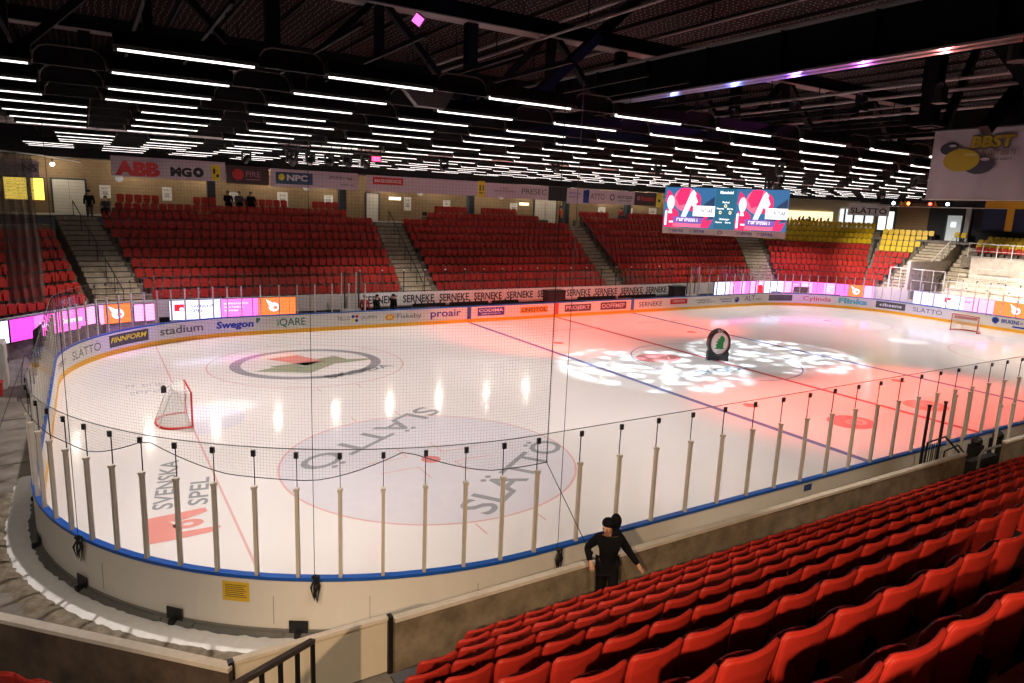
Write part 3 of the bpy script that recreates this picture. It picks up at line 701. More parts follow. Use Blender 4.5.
# ------------------------------------------------------------------ roof trusses and girders
TR = mat('truss_black', (.003, .003, .0035), .6, spec=.15)
FLG = mat('truss_flange', (.20, .17, .17), .35)
def truss_x(y, x0, x1, zt, zb, step, w, label):
    r = empty('roof_truss', ((x0 + x1) / 2, y, zb)); tag(r, label, 'roof truss'); off = V(((x0 + x1) / 2, y, zb))
    def put(m, nm): o = m.build(nm, r); o.matrix_parent_inverse = Matrix.Translation(-off); return o
    m = MB(); m.box(((x0 + x1) / 2, y, zt), (x1 - x0, w, .55), TR); m.box(((x0 + x1) / 2, y, zt - .29), (x1 - x0, w * 1.5, .04), FLG); put(m, 'top_chord')
    m = MB(); m.box(((x0 + x1) / 2, y, zb), (x1 - x0, w, .4), TR); put(m, 'bottom_chord')
    x = x0; i = 0
    while x < x1:
        m = MB(); m.box((x, y, (zt + zb) / 2), (.42 if i % 2 == 0 else .26, .3, zt - zb), TR); put(m, 'vertical')
        m = MB(); a, b = ((x, y, zb), (x + step, y, zt)) if i % 2 == 0 else ((x, y, zt), (x + step, y, zb)); m.bar(a, b, .2, .26, TR, (0, 1, 0)); put(m, 'diagonal')
        x += step; i += 1
def girder_y(x, y0, y1, z, h, w, label):
    r = empty('roof_girder', (x, (y0 + y1) / 2, z)); tag(r, label, 'roof girder'); off = V((x, (y0 + y1) / 2, z))
    def put(m, nm): o = m.build(nm, r); o.matrix_parent_inverse = Matrix.Translation(-off); return o
    m = MB(); m.box((x, (y0 + y1) / 2, z + h / 2), (w * .25, y1 - y0, h), TR); put(m, 'web')
    m = MB(); m.box((x, (y0 + y1) / 2, z + .03), (w, y1 - y0, .06), FLG); put(m, 'bottom_flange')
    m = MB(); m.box((x, (y0 + y1) / 2, z + h), (w, y1 - y0, .06), FLG); put(m, 'top_flange')
    for k in range(int((y1 - y0) / 3)):
        m = MB(); m.box((x, y0 + 1.5 + k * 3, z + h / 2), (w * .9, .05, h - .1), TR); put(m, 'stiffener')
truss_x(-2.4, -37, 40, 14.3, 10.9, 3.4, .45, 'black steel roof truss running lengthwise above the ceiling lights, nearest')
truss_x(9.0, -37, 40, 14.3, 10.9, 4.4, .45, 'black steel roof truss running lengthwise, second behind the nearest')
girder_y(-10.0, -21, 20, 12.0, 1.35, .62, 'black roof girder crossing at upper right, its lower edge lit violet and red')
girder_y(11.0, -21, 20, 12.3, 1.35, .62, 'black roof girder crossing farther away above the scoreboard')
girder_y(-31.5, -21, 20, 13.2, 1.3, .6, 'black roof girder crossing above the left end of the ice')
def strut(a, b, w, label):
    m = MB(); m.bar((0, 0, 0), V(b) - V(a), w, w, TR); o = m.build('roof_brace', loc=a); tag(o, label, 'roof brace', 'diagonal braces in the roof'); return o
for i, (a, b) in enumerate((((-9.4, -17.5, 10.6), (-8.0, -13.2, 15.4)), ((-6.0, -14.6, 10.5), (-2.0, -15.2, 15.0)), ((-2, -15.5, 10.5), (3.2, -14.5, 15.4)), ((0.0, -10, 10.6), (6, -8, 15.6)), ((-17, -6.4, 10.6), (-11.5, -5.9, 15.4)))):
    strut(a, b, .3, 'diagonal black roof brace, %s of the group at upper right' % nth(i + 1))
for i, x in enumerate((-6.5, -1.2, 4.0)):
    m = MB(); m.box((0, 0, 0), (.42, .42, 5.4), TR); m.box((0, 0, -2.6), (.7, .7, .12), TR); o = m.build('roof_hanger', loc=(x, -13.2, 13.3)); tag(o, 'vertical black roof hanger, %s from the girder at upper right' % nth(i + 1), 'roof hanger')
# thin pipes and rods under the roof
for i, (x, z, r) in enumerate(((-14.2, 13.7, .05), (-13.0, 14.6, .07), (-5.0, 11.9, .05), (-2.0, 12.8, .06), (3.5, 12.6, .05), (6.5, 13.4, .05), (-8.6, 14.6, .05))):
    m = MB(); m.tube([(0, -20, 0), (0, 20, 0)], r, FLG, 8)
    for y in range(-18, 20, 6): m.box((0, y, .6), (.03, .03, 1.2), TR)
    o = m.build('roof_pipe', loc=(x, 0, z)); tag(o, 'thin pipe under the roof, %s counted from the left' % nth((2, 3, 5, 6, 7, 8, 4)[i] - 1), 'pipe', 'pipes under the roof')
# silver ventilation duct among the lights
m = MB(); m.tube([(-36, 0, 0), (30, 0, 0)], .22, mat('duct', (.45, .42, .40), .45, metal=.3), 12)
for x in range(-34, 30, 3): m.tube([(x, 0, 0), (x + .06, 0, 0)], .24, FLG, 12)
o = m.build('ventilation_duct', loc=(0, 8.3, 10.35)); tag(o, 'silver ventilation duct running lengthwise between the rows of strip lights', 'duct')

# ------------------------------------------------------------------ strip lights
TUBE = mat('tube_glow', (.9, .9, .9), .4, emit=2.6, ecol=(1.0, .94, .90))
HOUS = mat('lamp_housing', (.006, .0055, .0055), .7)
EDGE = mat('lamp_edge', (.16, .13, .11), .5)
def make_lamp():
    r = empty('hanging_strip_light', (0, 0, 0)); L = 2.25
    m = MB()
    m.prism([(-.15, .0), (-.19, .06), (-.12, .30), (.12, .30), (.19, .06), (.15, .0), (.11, .05), (-.11, .05)], lambda u, v, w: V((w, u, v)), 0, L, HOUS)
    for x in (.5, 1.75): m.tube([(x, 0, .3), (x, 0, .88)], .008, TR, 4)
    m.build('housing', r)
    m = MB(); m.tube([(.06, -.0, .02), (L - .06, 0, .02)], .038, TUBE, 6); m.build('tube', r)
    m = MB(); prof = [(0, .02), (.03, .22), (.12, .33), (.25, .38), (.95, .38), (1.08, .33), (1.17, .22), (1.20, .02)]
    m.prism(prof, lambda u, v, w: V((L + u, w, v)), -.03, .03, HOUS); m.tube([(L + u, -.03, v) for u, v in prof], .018, EDGE, 5); m.build('link_panel', r)
    return r
lamp0 = make_lamp(); first = True
ROWY = [-11.85, -9.26, -6.75, -4.35, -2.05, .65, 3.15, 5.8, 9.6, 11.7, 13.8, 15.9, 18.0, 20.1, 22.2]
nl = 0
for ri, y in enumerate(ROWY):
    grpx = [0, .95, 2.0, .4][min(ri // 4, 3)]; c = 0
    for ci in range(-1, 20):
        x = -28.05 + grpx + 3.48 * ci
        if x > 38: break
        if not inview((x + 1.1, y, 10), 60): continue
        c += 1
        o = lamp0 if first else dup(lamp0, (0, 0, 0), 0); first = False
        o.location = (x, y, 10 + random.uniform(-.02, .02)); nl += 1
        tag(o, 'strip light, %s from the left in the %s lit row from the camera' % (nth(c), nth(ri + 1)), 'strip light', 'rows of strip lights')
mb = MB()
for g_ in range(4):
    ys = ROWY[g_ * 4:g_ * 4 + 4]
    for ci in range(-1, 20):
        x = -28.05 + [0, .95, 2.0, .4][g_] + 3.48 * ci
        if x > 38: break
        for dx in (.5, 1.75): mb.box((x + dx, (ys[0] + ys[-1]) / 2, 10.92), (.06, ys[-1] - ys[0] + 1.2, .08), TR)
struct(mb.build('ceiling_carrier_bars'))
# grey loudspeaker panel hanging between the first rows
m = MB(); m.prism([(-.75, .25), (.75, .25), (.45, -.25), (-.25, -.25)], frame((0, 0, 0), (1, 0, 0), (0, 0, 1)), -.1, .1, mat('grey_box', (.22, .20, .20), .6)); m.tube([(0, 0, .25), (0, 0, 1.2)], .02, TR, 6); o = m.build('hanging_speaker', loc=(-21.5, -9.6, 10.25)); tag(o, 'grey wedge shaped box hanging between the nearest strip lights', 'speaker')

# ------------------------------------------------------------------ scoreboard
EM = {}
def em(name, c, s=1.0):
    if name not in EM: EM[name] = mat('glow_' + name, tuple(x * .3 for x in c), .4, emit=s, ecol=c, var=.02)
    return EM[name]
sb = empty('scoreboard', (-.15, .2, 6.67)); tag(sb, 'hanging scoreboard with two pink player pictures and blue score panel', 'scoreboard')
ud = V((.6, -.8, 0)).normalized(); W = 6.22; H = 2.43
sf = frame((-W / 2 * ud.x, -W / 2 * ud.y, 0), ud, (0, 0, 1), (-.8, -.6, 0))
m = MB(); m.prism([(0, 0), (W, 0), (W, H + .05), (0, H + .05)], sf, -.55, -.01, BLACK)
for u in (1.2, 5.0): m.bar(sf(u, H, -.3), sf(u, 9.4, -.3), .08, .08, DARK)
m.build('cabinet', sb)
m = MB(); m.prism([(0, 0), (W, 0), (W, .33), (0, .33)], sf, -.01, .0, mat('sponsor_strip', (.55, .50, .50), .5)); st_ = m.build('sponsor_strip', sb); m = MB()
for u in (.35, 1.45, 3.85, 4.85): m.text('SEFAB', sf, u + .18, u + .75, .10, .14, TXB, .02, 0, .006); m.disc(sf, u + .05, .17, .07, .07, TXG, .006, 16, .7); m.build('strip_print', st_); m = MB()
m.disc(sf, 3.0, .17, .13, .10, TXG, .006, 20, .55); m.build('strip_print', st_)
PINK = em('pink', (.85, .03, .16), 1.1); BLUE = em('blue', (.04, .16, .36), 1.0); PALE = em('pale', (.75, .85, 1.0), 1.2); ROSE = em('rose', (.95, .16, .30), 1.1); WHT = em('white', (1, 1, 1), 1.5); NVY = em('navy', (.02, .05, .12), 1)
def picture(u0, u1):
    m = MB(); w = u1 - u0; g = lambda u, v, z=0.0: sf(u0 + u * w, .33 + v * (H - .33), z)
    m.quad(g, 0, 1, 0, 1, BLUE, .003)
    m.poly(g, [(.02, .0), (.32, 0), (.30, .38), (.18, .5), (.05, .45), (.0, .2)], PINK, .005)
    m.poly(g, [(.02, .62), (.06, .95), (.16, .82), (.18, .66)], PINK, .005)
    m.disc(g, .13, .62, .075, .18, PALE, .007, 24); m.poly(g, [(.09, .35), (.17, .35), (.15, .46), (.11, .46)], WHT, .008)
    m.disc(g, .42, .70, .24, .295, ROSE, .005, 28); m.poly(g, [(.22, .74), (.30, .98), (.5, .98), (.46, .6), (.3, .55)], PINK, .0055); m.disc(g, .58, .66, .14, .25, PINK, .006, 24)
    m.poly(g, [(.32, .18), (.42, .18), (.62, .85), (.56, .95), (.50, .85)], PALE, .009)
    m.poly(g, [(.50, .58), (.60, .52), (.66, .66), (.60, .82)], PALE, .010)
    m.poly(g, [(.6, .25), (.98, .25), (.98, .8), (.8, .62)], NVY, .0045)
    m.quad(g, .58, 1.0, .30, .56, WHT, .012); m.text('NTSAB', g, .74, .96, .40, .09, NVY, .02, 0, .014)
    m.poly(g, [(.2, .12), (.86, .12), (.80, .26), (.2, .28)], em('violet', (.25, .12, .5), 1.0), .012); m.text('14. EMIL NILSSON', g, .27, .70, .17, .06, WHT, .02, 0, .014) if False else m.bars(g, .27, .68, .165, .075, WHT, .014, 5)
    m.quad(g, .2, .8, .02, .11, ROSE, .012); m.poly(g, [(.74, .02), (.8, .3), (.88, .3), (.84, .18), (.98, .24), (.90, .02)], PINK, .013)
    m.poly(g, [(.03, .05), (.07, .05), (.07, .42), (.03, .40)], WHT, .010); m.quad(g, .12, .3, .12, .16, WHT, .010)
    return m.build('player_picture', sb)
picture(0, 2.65); picture(3.68, W)
m = MB(); m.quad(sf, 2.65, 3.68, .33, H, em('scoreblue', (.02, .14, .24), 1.0), .003); sp_ = m.build('score_panel', sb); m = MB()
for t_, u0, u1, v, h in (('Matchtid', 2.85, 3.5, 2.16, .14), ('Period', 3.0, 3.34, 1.68, .10), ('Hemma', 2.74, 3.1, 1.36, .09), ('Borta', 3.26, 3.55, 1.36, .09), ('Utvisningar', 2.9, 3.42, .82, .09), ('Hemma', 2.72, 3.05, .66, .08), ('Borta', 3.22, 3.5, .66, .08)): m.text(t_, sf, u0, u1, v, h, WHT, .03, 0, .006); m.build('score_lettering', sp_); m = MB()
for u, v in ((3.17, 1.50), (2.93, 1.16), (3.42, 1.16)): m.disc(sf, u, v + .04, .07, .09, em('digit', (1, .9, .5), 1.3), .006, 20, .5); m.build('score_digit', sp_); m = MB()


# ------------------------------------------------------------------ LED advertising walls
def led(name, a, b, z0, z1, label, cells):
    """lit advertising screen between ground points a and b, picture cells left to right"""
    a, b = V((*a, 0)), V((*b, 0)); d = (b - a).normalized(); n = V((d.y, -d.x, 0)); L = (b - a).length
    r = empty('led_screen', (a.x, a.y, z0)); tag(r, label, 'led screen', 'lit advertising screens round the rink')
    f = frame((0, 0, 0), d, (0, 0, 1), n); m = MB(); m.prism([(0, 0), (L, 0), (L, z1 - z0), (0, z1 - z0)], f, .0, .09, BLACK); m.build('screen_case', r)
    subs = []; m = MB(); Hh = z1 - z0
    for c in cells:
        u0, u1 = c[0] * L, c[1] * L; m.quad(f, u0 + .01, u1 - .01, .02, Hh - .02, c[2], .095)
        k = c[3] if len(c) > 3 else None
        if k: m0, m = m, MB()
        if k == 'emblem':
            cu = (u0 + u1) / 2; m.disc(f, cu, Hh * .48, .30, .26, LW, .10, 20); m.disc(f, cu + .08, Hh * .45, .13, .10, c[2], .103, 16); m.poly(f, [(cu - .3, Hh * .6), (cu - .45, Hh * .9), (cu - .1, Hh * .72)], LW, .10)
        elif k == 'spel':
            m.quad(f, u0 + .25, u0 + .75, Hh * .45, Hh * .8, LR, .10); m.disc(f, u0 + .62, Hh * .55, .12, .1, LW, .102, 14); m.text('SVENSKA', f, u0 + 1.1, u0 + 2.3, Hh * .6, .17, LK, .01, 0, .10); m.text('SPEL', f, u0 + 1.1, u0 + 1.75, Hh * .36, .17, LK, .01, 0, .10)
        elif k == 'hotel': m.text('Hotel &', f, u0 + .3, u0 + (u1 - u0) * .45, Hh * .4, .26, LW, .02, 0, .10); m.text('Conference', f, u0 + (u1 - u0) * .5, u1 - .2, Hh * .4, .26, LW, .02, 0, .10)
        elif k == 'lines':
            for i, q in enumerate((.7, .52, .34)): m.bars(f, u0 + .15, u0 + (u1 - u0) * (.85 - .15 * i), Hh * q, .09, LW, .10, i)
        elif k == 'figure': m.poly(f, [(u0 + .1, .05), (u1 - .1, .05), (u1 - .15, Hh * .6), ((u0 + u1) / 2, Hh * .75), (u0 + .15, Hh * .6)], LR, .10); m.disc(f, (u0 + u1) / 2, Hh * .8, .13, .14, LW, .102, 14)
        if k: subs.append(m); m = m0
    pic = m.build('screen_picture', r)
    for q in subs: q.build('picture_print', pic)
LS = 2.6
LW = em('led_white', (.62, .66, 1.0), LS); LP = em('led_pink', (1.0, .13, .62), LS); LM = em('led_magenta', (.9, .05, .6), LS); LO = em('led_orange', (1.0, .17, .04), LS * .75); LV = em('led_violet', (.35, .15, 1.0), LS); LR = em('led_red', (.9, .02, .03), LS * .5); LK = em('led_ink', (.03, .02, .10), .5); LC = em('led_cyan', (.35, .75, 1.0), LS); LPP = em('led_pale_pink', (1.0, .28, .74), LS)
led('l', (-33.4, 11.0), (-32.0, 12.4), .8, 1.85, 'cyan and white lit screen at the far left corner of the stands', [(0, .6, LC), (.6, 1, LW)])
led('l', (-31.95, 12.45), (-28.55, 16.15), .8, 1.85, 'pink lit screen with white lettering at the left corner of the stands', [(0, .25, LM), (.25, .85, LP, 'hotel'), (.85, 1, LPP)])
led('l', (-28.4, 16.25), (-26.9, 16.7), .8, 1.85, 'orange lit screen with white emblem by the left stairs', [(0, .15, LPP), (.15, 1, LO, 'emblem')])
led('l', (-26.75, 16.75), (-25.75, 16.9), .8, 1.75, 'pale pink lit screen beside the left stairs', [(0, 1, LPP)])
led('l', (-25.0, 16.9), (-22.35, 16.9), .75, 1.87, 'white lit screen with red square logo below the left stand', [(0, 1, LW, 'spel')])
led('l', (-22.32, 16.9), (-20.6, 16.9), .75, 1.87, 'pink lit screen with lines of print below the left stand', [(0, 1, LP, 'lines')])
led('l', (-20.57, 16.9), (-18.1, 16.9), .75, 1.87, 'orange lit screen with white round emblem below the left stand', [(0, .12, LP), (.12, .85, LO, 'emblem'), (.85, 1, LO)])
led('r', (18.0, 16.9), (19.9, 16.9), .78, 1.95, 'white lit screen with red mark right of the team benches', [(0, .5, LW), (.5, 1, LW)])
led('r', (19.95, 16.9), (23.3, 16.9), .78, 1.95, 'row of pink lit screens behind the far boards', [(0, .2, LPP, 'lines'), (.2, .4, LP), (.4, .6, LPP, 'lines'), (.6, .8, LP), (.8, 1, LPP)])
led('r', (23.4, 16.85), (28.0, 15.6), .78, 1.95, 'lit screen with red figure and white panels at the far right corner', [(0, .18, LPP, 'figure'), (.18, .42, LW), (.42, .6, LW), (.6, .8, LPP), (.8, 1, LP, 'lines')])
led('r', (28.1, 15.55), (30.15, 13.4), .78, 1.95, 'pink lit screen below the corner seats with yellow top', [(0, .34, LPP, 'lines'), (.34, .67, LP), (.67, 1, LPP, 'lines')])
led('r', (30.2, 13.35), (32.1, 10.85), .78, 1.95, 'pink and orange lit screen with white emblem below the dark aisle', [(0, .33, LP), (.33, .75, LO, 'emblem'), (.75, 1, LPP)])
led('r', (32.45, 7.4), (32.45, 2.2), .78, 1.95, 'pale lit screen behind the right end boards, left of the goal', [(0, .25, em('led_ice', (.62, .60, 1), 1.8)), (.25, .45, em('led_ice', (.62, .60, 1), 1.8)), (.45, .62, LW, 'spel'), (.62, .8, LW), (.8, 1, LPP)])
led('r', (32.45, 2.15), (32.45, -3.5), .78, 1.95, 'pink and orange lit screen behind the right goal', [(0, .2, LPP), (.2, .75, LO, 'emblem'), (.75, 1, LPP)])

# ------------------------------------------------------------------ banners along the far concourse
bf = frame((0, 24.95, 0), (1, 0, 0), (0, 0, 1), (0, -1, 0))
def banner(x0, x1, z0, z1, label, bg, items, name='hanging_banner'):
    f = frame((0, 0, 0), (1, 0, 0), (0, 0, 1), (0, -1, 0)); m = MB(); w = x1 - x0
    m.prism([(0, 0), (w, 0), (w, z1 - z0), (0, z1 - z0)], f, -.03, 0, bg)
    o = m.build(name, loc=(x0, 24.95, z0)); tag(o, label, 'banner', 'banners along the far concourse')
    for k in items:
        m = MB()
        if k[0] == 't': m.text(k[1], f, *k[2:7], k[7] if len(k) > 7 else .02, 0, .012)
        elif k[0] == 'b': m.bars(f, *k[1:6], .012, 3)
        elif k[0] == 'q': m.quad(f, *k[1:6], .006)
        elif k[0] == 'd': m.disc(f, k[1], k[2], k[3], k[3], k[4], .014, 20, k[5] if len(k) > 5 else 0)
        m.build('print', o)
    return o
HB = 9.75
banner(-34.5, -30.8, 8.35, 9.3, 'pale banner with dark letters above the yellow doors at far left', BANNER, [('t', 'INS', 2.7, 3.6, .3, .4, TXG)])
banner(-27.1, -20.5, 8.6, HB + .1, 'pale pink banner with red and black lettering above the left stand', BANNER, [('t', 'ABB', .2, 2.7, .15, .75, flat('banner_red', (.75, .06, .06)), .07), ('t', 'MG', 3.3, 4.55, .22, .5, TXT, .06), ('d', 4.95, .5, .32, TXT, .35), ('q', 5.75, 6.3, .05, 1.05, TXY), ('t', '1', 5.85, 5.98, .5, .3, TXT), ('d', 6.12, .35, .1, TXT)])
banner(-20.45, -17.7, 8.5, HB - .05, 'dark maroon banner with red disc, second from the left', flat('banner_maroon', (.05, .02, .025)), [('d', .75, .62, .36, TXR, 0), ('t', 'FIRE', 1.25, 2.2, .5, .36, flat('dull_pink', (.4, .15, .2))), ('q', 1.25, 2.2, .3, .36, flat('dull_pink', (.4, .15, .2)))])
banner(-17.6, -11.4, 8.45, HB - .1, 'pale banner with blue lettered box and yellow ball', BANNER, [('q', .35, 2.9, .2, 1.0, flat('banner_blue', (.03, .09, .18))), ('d', .75, .65, .22, TXY), ('t', 'NPC', 1.1, 2.55, .45, .38, TXW, .04), ('b', 4.1, 5.9, .7, .2, TXT), ('b', 4.9, 5.9, .28, .12, TXG)])
banner(-10.75, -1.4, 8.45, HB - .15, 'long pale banner with a red lettered box at its left end', BANNER, [('q', .5, 2.9, .52, 1.02, TXR), ('t', 'MASKSERVICE', .65, 2.75, .66, .22, TXW)])
banner(-1.35, -.75, 8.4, HB - .1, 'small yellow banner with black figures beside a dark column', TXY, [('t', '11', .12, .5, .5, .4, TXT, .04), ('b', .12, .5, .2, .18, TXT)])
banner(-.7, 5.5, 8.4, HB - .2, 'pale banner with spaced dark lettering at its right end', BANNER, [('b', .9, 2.9, .45, .16, TXG), ('b', 1.4, 2.2, .7, .12, TXG), ('t', 'PRESEC', 3.5, 6.0, .42, .42, TXG, .01)])
banner(5.55, 7.45, 8.35, HB - .2, 'plain black banner above the white double doors', BLACK, [])
banner(7.5, 9.9, 8.2, HB - .25, 'pale banner with small blue print and blue corner', BANNER, [('b', .2, 1.5, .8, .14, TXB), ('b', .2, 1.3, .5, .14, TXB), ('q', 1.75, 2.35, .1, 1.2, TXB), ('q', 2.1, 2.4, .6, 1.25, flat('blue2', (.02, .12, .5)))])
banner(9.95, 15.2, 8.3, HB - .25, 'pale banner reading in dark capitals beside the scoreboard, with small print', BANNER, [('t', 'ATTO', .1, 1.7, .35, .5, TXG, .01), ('d', 2.6, .6, .3, TXG, .6), ('t', 'europa', 3.2, 5.0, .55, .36, TXG, .02), ('b', 3.3, 4.9, .25, .14, TXG)])
banner(15.25, 17.9, 8.3, HB - .25, 'dark banner with red script next to the scoreboard', flat('banner_maroon', (.05, .02, .025)), [('t', 'Roxtec', .8, 2.4, .45, .4, TXR, .02), ('d', .45, .65, .2, flat('dull_pink', (.4, .15, .2)), .4)])
banner(17.95, 18.6, 8.2, HB - .25, 'small yellow banner partly hidden by the scoreboard', TXY, [('d', .35, .6, .15, TXT)])
# round white globe lamps below the banners
GLB = mat('globe_white', (.8, .78, .75), .4, emit=.25)
for i, x in enumerate((-26.7, -15.1, -6.3, 1.0, 9.5)):
    m = MB(); m.sphere((0, 0, 0), .24, GLB); m.tube([(0, 0, .2), (0, 0, 1.1)], .02, TR, 6); o = m.build('hanging_globe_lamp', smooth=True, loc=(x, 25.2, 8.5)); tag(o, 'white globe lamp under the far banners, %s from the left' % nth(i + 1), 'globe lamp', 'globe lamps of the far concourse')
# bare bulbs of the concourse
BULB = mat('bulb_glow', (1, .9, .7), .4, emit=280.0, ecol=(1.0, .89, .74))
for i, x in enumerate((-34.5, -30.2, -25.8, -21.4, -16.9, -12.4, -7.8, -3.2, 1.5, 5.8, 10.3, 14.8, 19.3, 23.8)):
    m = MB(); m.sphere((0, 0, 0), .10, BULB, 10, 6); m.tube([(0, 0, .07), (0, 0, .5)], .045, HOUS, 8); o = m.build('ceiling_bulb', loc=(x, 27.6, 9.2)); tag(o, 'bright bulb under the concourse ceiling behind the far banners, %s from the left' % nth(i + 1), 'ceiling lamp', 'bulbs of the far concourse')
# columns, doors, posters, exit signs on the far wall
COLM = mat('column_teal', (.02, .04, .05), .5)
for i, x in enumerate((-21.15, -11.95, -1.0, 8.8, 16.1)):
    m = MB(); m.box((0, 0, 1.8), (.5, .5, 3.6), COLM); m.box((0, 0, .06), (.7, .7, .12), COLM); o = m.build('support_column', loc=(x, 26.9 if i not in (9,) else 26.9, CZ)); tag(o, 'dark support column on the far concourse, %s from the left' % nth(i + 1), 'column', 'columns of the far concourse')
DOORW = mat('door_white', (.62, .58, .48), .5, var=.04)
def door(n, x, w, h, col, leaves=2, y=28.95, z=CZ):
    d = empty('door_%d' % n, (x, y, z)); struct(d); lw = w / leaves
    for i in range(leaves):
        m = MB(); m.box((-w / 2 + lw * (i + .5), 0, h / 2), (lw - .02, .05, h), col)
        o = m.build('door_leaf', d); m = MB(); xx = -w / 2 + lw * (i + .5) + (lw * .4 if i == 0 else -lw * .4); m.tube([(xx, -.03, 1.0), (xx, -.09, 1.0), (xx - .1 if i else xx + .0, -.09, 1.02)], .015, STEEL, 6); m.build('door_handle', o)
    m = MB()
    for s in (-1, 1): m.box((s * (w / 2 + .05), 0, h / 2), (.1, .09, h), COLM)
    m.box((0, 0, h + .05), (w + .2, .09, .1), COLM); m.build('door_frame', d)
door(1, -29.45, 1.8, 2.15, DOORW); door(2, -8.83, 1.0, 2.15, DOORW, 1); door(3, 7.95, 2.4, 2.35, DOORW)
GY = mat('window_yellow', (.9, .7, .1), .5, emit=1.6, ecol=(1.0, .72, .12))
for i, (x, w) in enumerate(((-32.3, 1.25), (-31.15, .75))):
    r = empty('window_%d' % (i + 1), (x, 28.95, CZ + .9)); struct(r); m = MB(); m.box((0, 0, .6), (w, .04, 1.4), GY); m.build('window_pane', r)
    m = MB(); m.box((-w / 2, -.02, .6), (.07, .06, 1.45), COLM); m.box((w / 2, -.02, .6), (.07, .06, 1.45), COLM); m.box((0, -.02, 1.3), (w, .06, .07), COLM); m.build('window_frame', r)
PAPER = mat('paper', (.75, .72, .66), .6)
for i, (x0, x1, z0, z1) in enumerate(((-27.74, -27.1, 7.2, 8.05), (-24.0, -23.4, 7.17, 8.1), (-19.65, -19.05, 7.3, 7.95), (-16.26, -15.48, 7.05, 8.1), (-12.73, -12.03, 7.4, 8.02), (-6.09, -5.46, 7.05, 8.14), (-2.54, -1.86, 7.5, 8.03), (4.13, 4.9, 7.3, 8.02), (14.16, 15.08, 7.3, 8.0), (17.58, 18.56, 7.3, 8.02), (20.76, 21.78, 7.5, 8.1))):
    m = MB(); f = frame((0, 0, 0), (1, 0, 0), (0, 0, 1), (0, -1, 0)); w = x1 - x0; h = z1 - z0
    m.prism([(0, 0), (w, 0), (w, h), (0, h)], f, -.02, 0, PAPER); o = m.build('wall_poster', loc=(x0, 28.97, z0)); tag(o, 'white poster on the far brick wall, %s from the left' % nth(i + 1), 'poster', 'posters on the far brick wall')
    m = MB(); m.bars(f, w * .2, w * .8, h * .7, h * .1, TXG, .004, i); m.quad(f, w * .25, w * .75, h * .25, h * .55, flat('pic', (.45, .42, .4)), .004); m.build('poster_print', o)
for i, x in enumerate((-6.9, 5.6)):
    m = MB(); m.box((0, 0, 0), (1.0, .08, .22), mat('exit_glow', (.9, .85, .6), .5, emit=2.0, ecol=(1, .9, .6))); o = m.build('exit_sign', loc=(x, 28.95, 7.98)); tag(o, ('pale lit exit sign beside the door at the second stairs', 'pale lit exit sign left of the white double doors')[i], 'exit sign')
# two chairs and a rail frame by the door at the second stairs
for i, x in enumerate((-5.2, -4.2)):
    r = empty('folding_chair', (x, 26.6, CZ)); tag(r, 'dark chair standing by the far brick wall, %s one' % ('left', 'right')[i], 'chair'); m = MB(); m.box((0, 0, .45), (.42, .42, .05), DARK); m.build('seat', r); m = MB(); m.box((0, .2, .72), (.42, .04, .3), DARK); m.build('backrest', r)
    for sx in (-.18, .18):
        for sy in (-.18, .18): m = MB(); m.box((sx, sy, .22), (.03, .03, .44), DARK); m.build('leg', r)
m = MB(); m.tube([(0, 0, 0), (0, 0, 1.3), (.5, 0, 1.3), (.5, 0, 0)], .03, DARK, 6); o = m.build('clothes_rail', loc=(-2.9, 26.5, CZ)); tag(o, 'thin dark metal frame standing by the far brick wall', 'metal frame')

# handrails of the stairs
def rail(name, pts, label, posts, h=.0):
    r = empty(name, pts[0]); tag(r, label, 'handrail'); o0 = V(pts[0]); m = MB(); m.tube([V(p) - o0 for p in pts], .035, DARK, 6); m.build('rail', r)
    for a, b in posts: m = MB(); m.tube([V(a) - o0, V(b) - o0], .025, DARK, 6); m.build('baluster', r)
def stairrail(name, label, x_of_d, d0, d1, n=6, lo=1.0):
    zz = lambda d: TZ(0) + (CZ - TZ(0)) * min(1, max(0, (d - .1) / 8.1))
    pts = [(x_of_d(d), FY + d, zz(d) + lo) for d in (d0, d1)] + [(x_of_d(d1), FY + d1 + .1, zz(d1))]
    rail(name, pts[:2], label, [((x_of_d(d), FY + d, zz(d)), (x_of_d(d), FY + d, zz(d) + lo)) for d in [d0 + (d1 - d0) * i / n for i in range(n + 1)]])
stairrail('stair_handrail', 'black handrail down the middle of the left stairs', lambda d: (s1L(d) + s1R(d)) / 2 - .1, .8, 8.0)
stairrail('stair_handrail', 'black handrail on the second stairs, left of the middle stand', lambda d: (s2L(d) + s2R(d)) / 2 + .1, .8, 8.0)
stairrail('stair_handrail', 'black handrail on the third stairs, right of the middle stand', lambda d: s3R(d) - .1, .8, 8.0, 8)

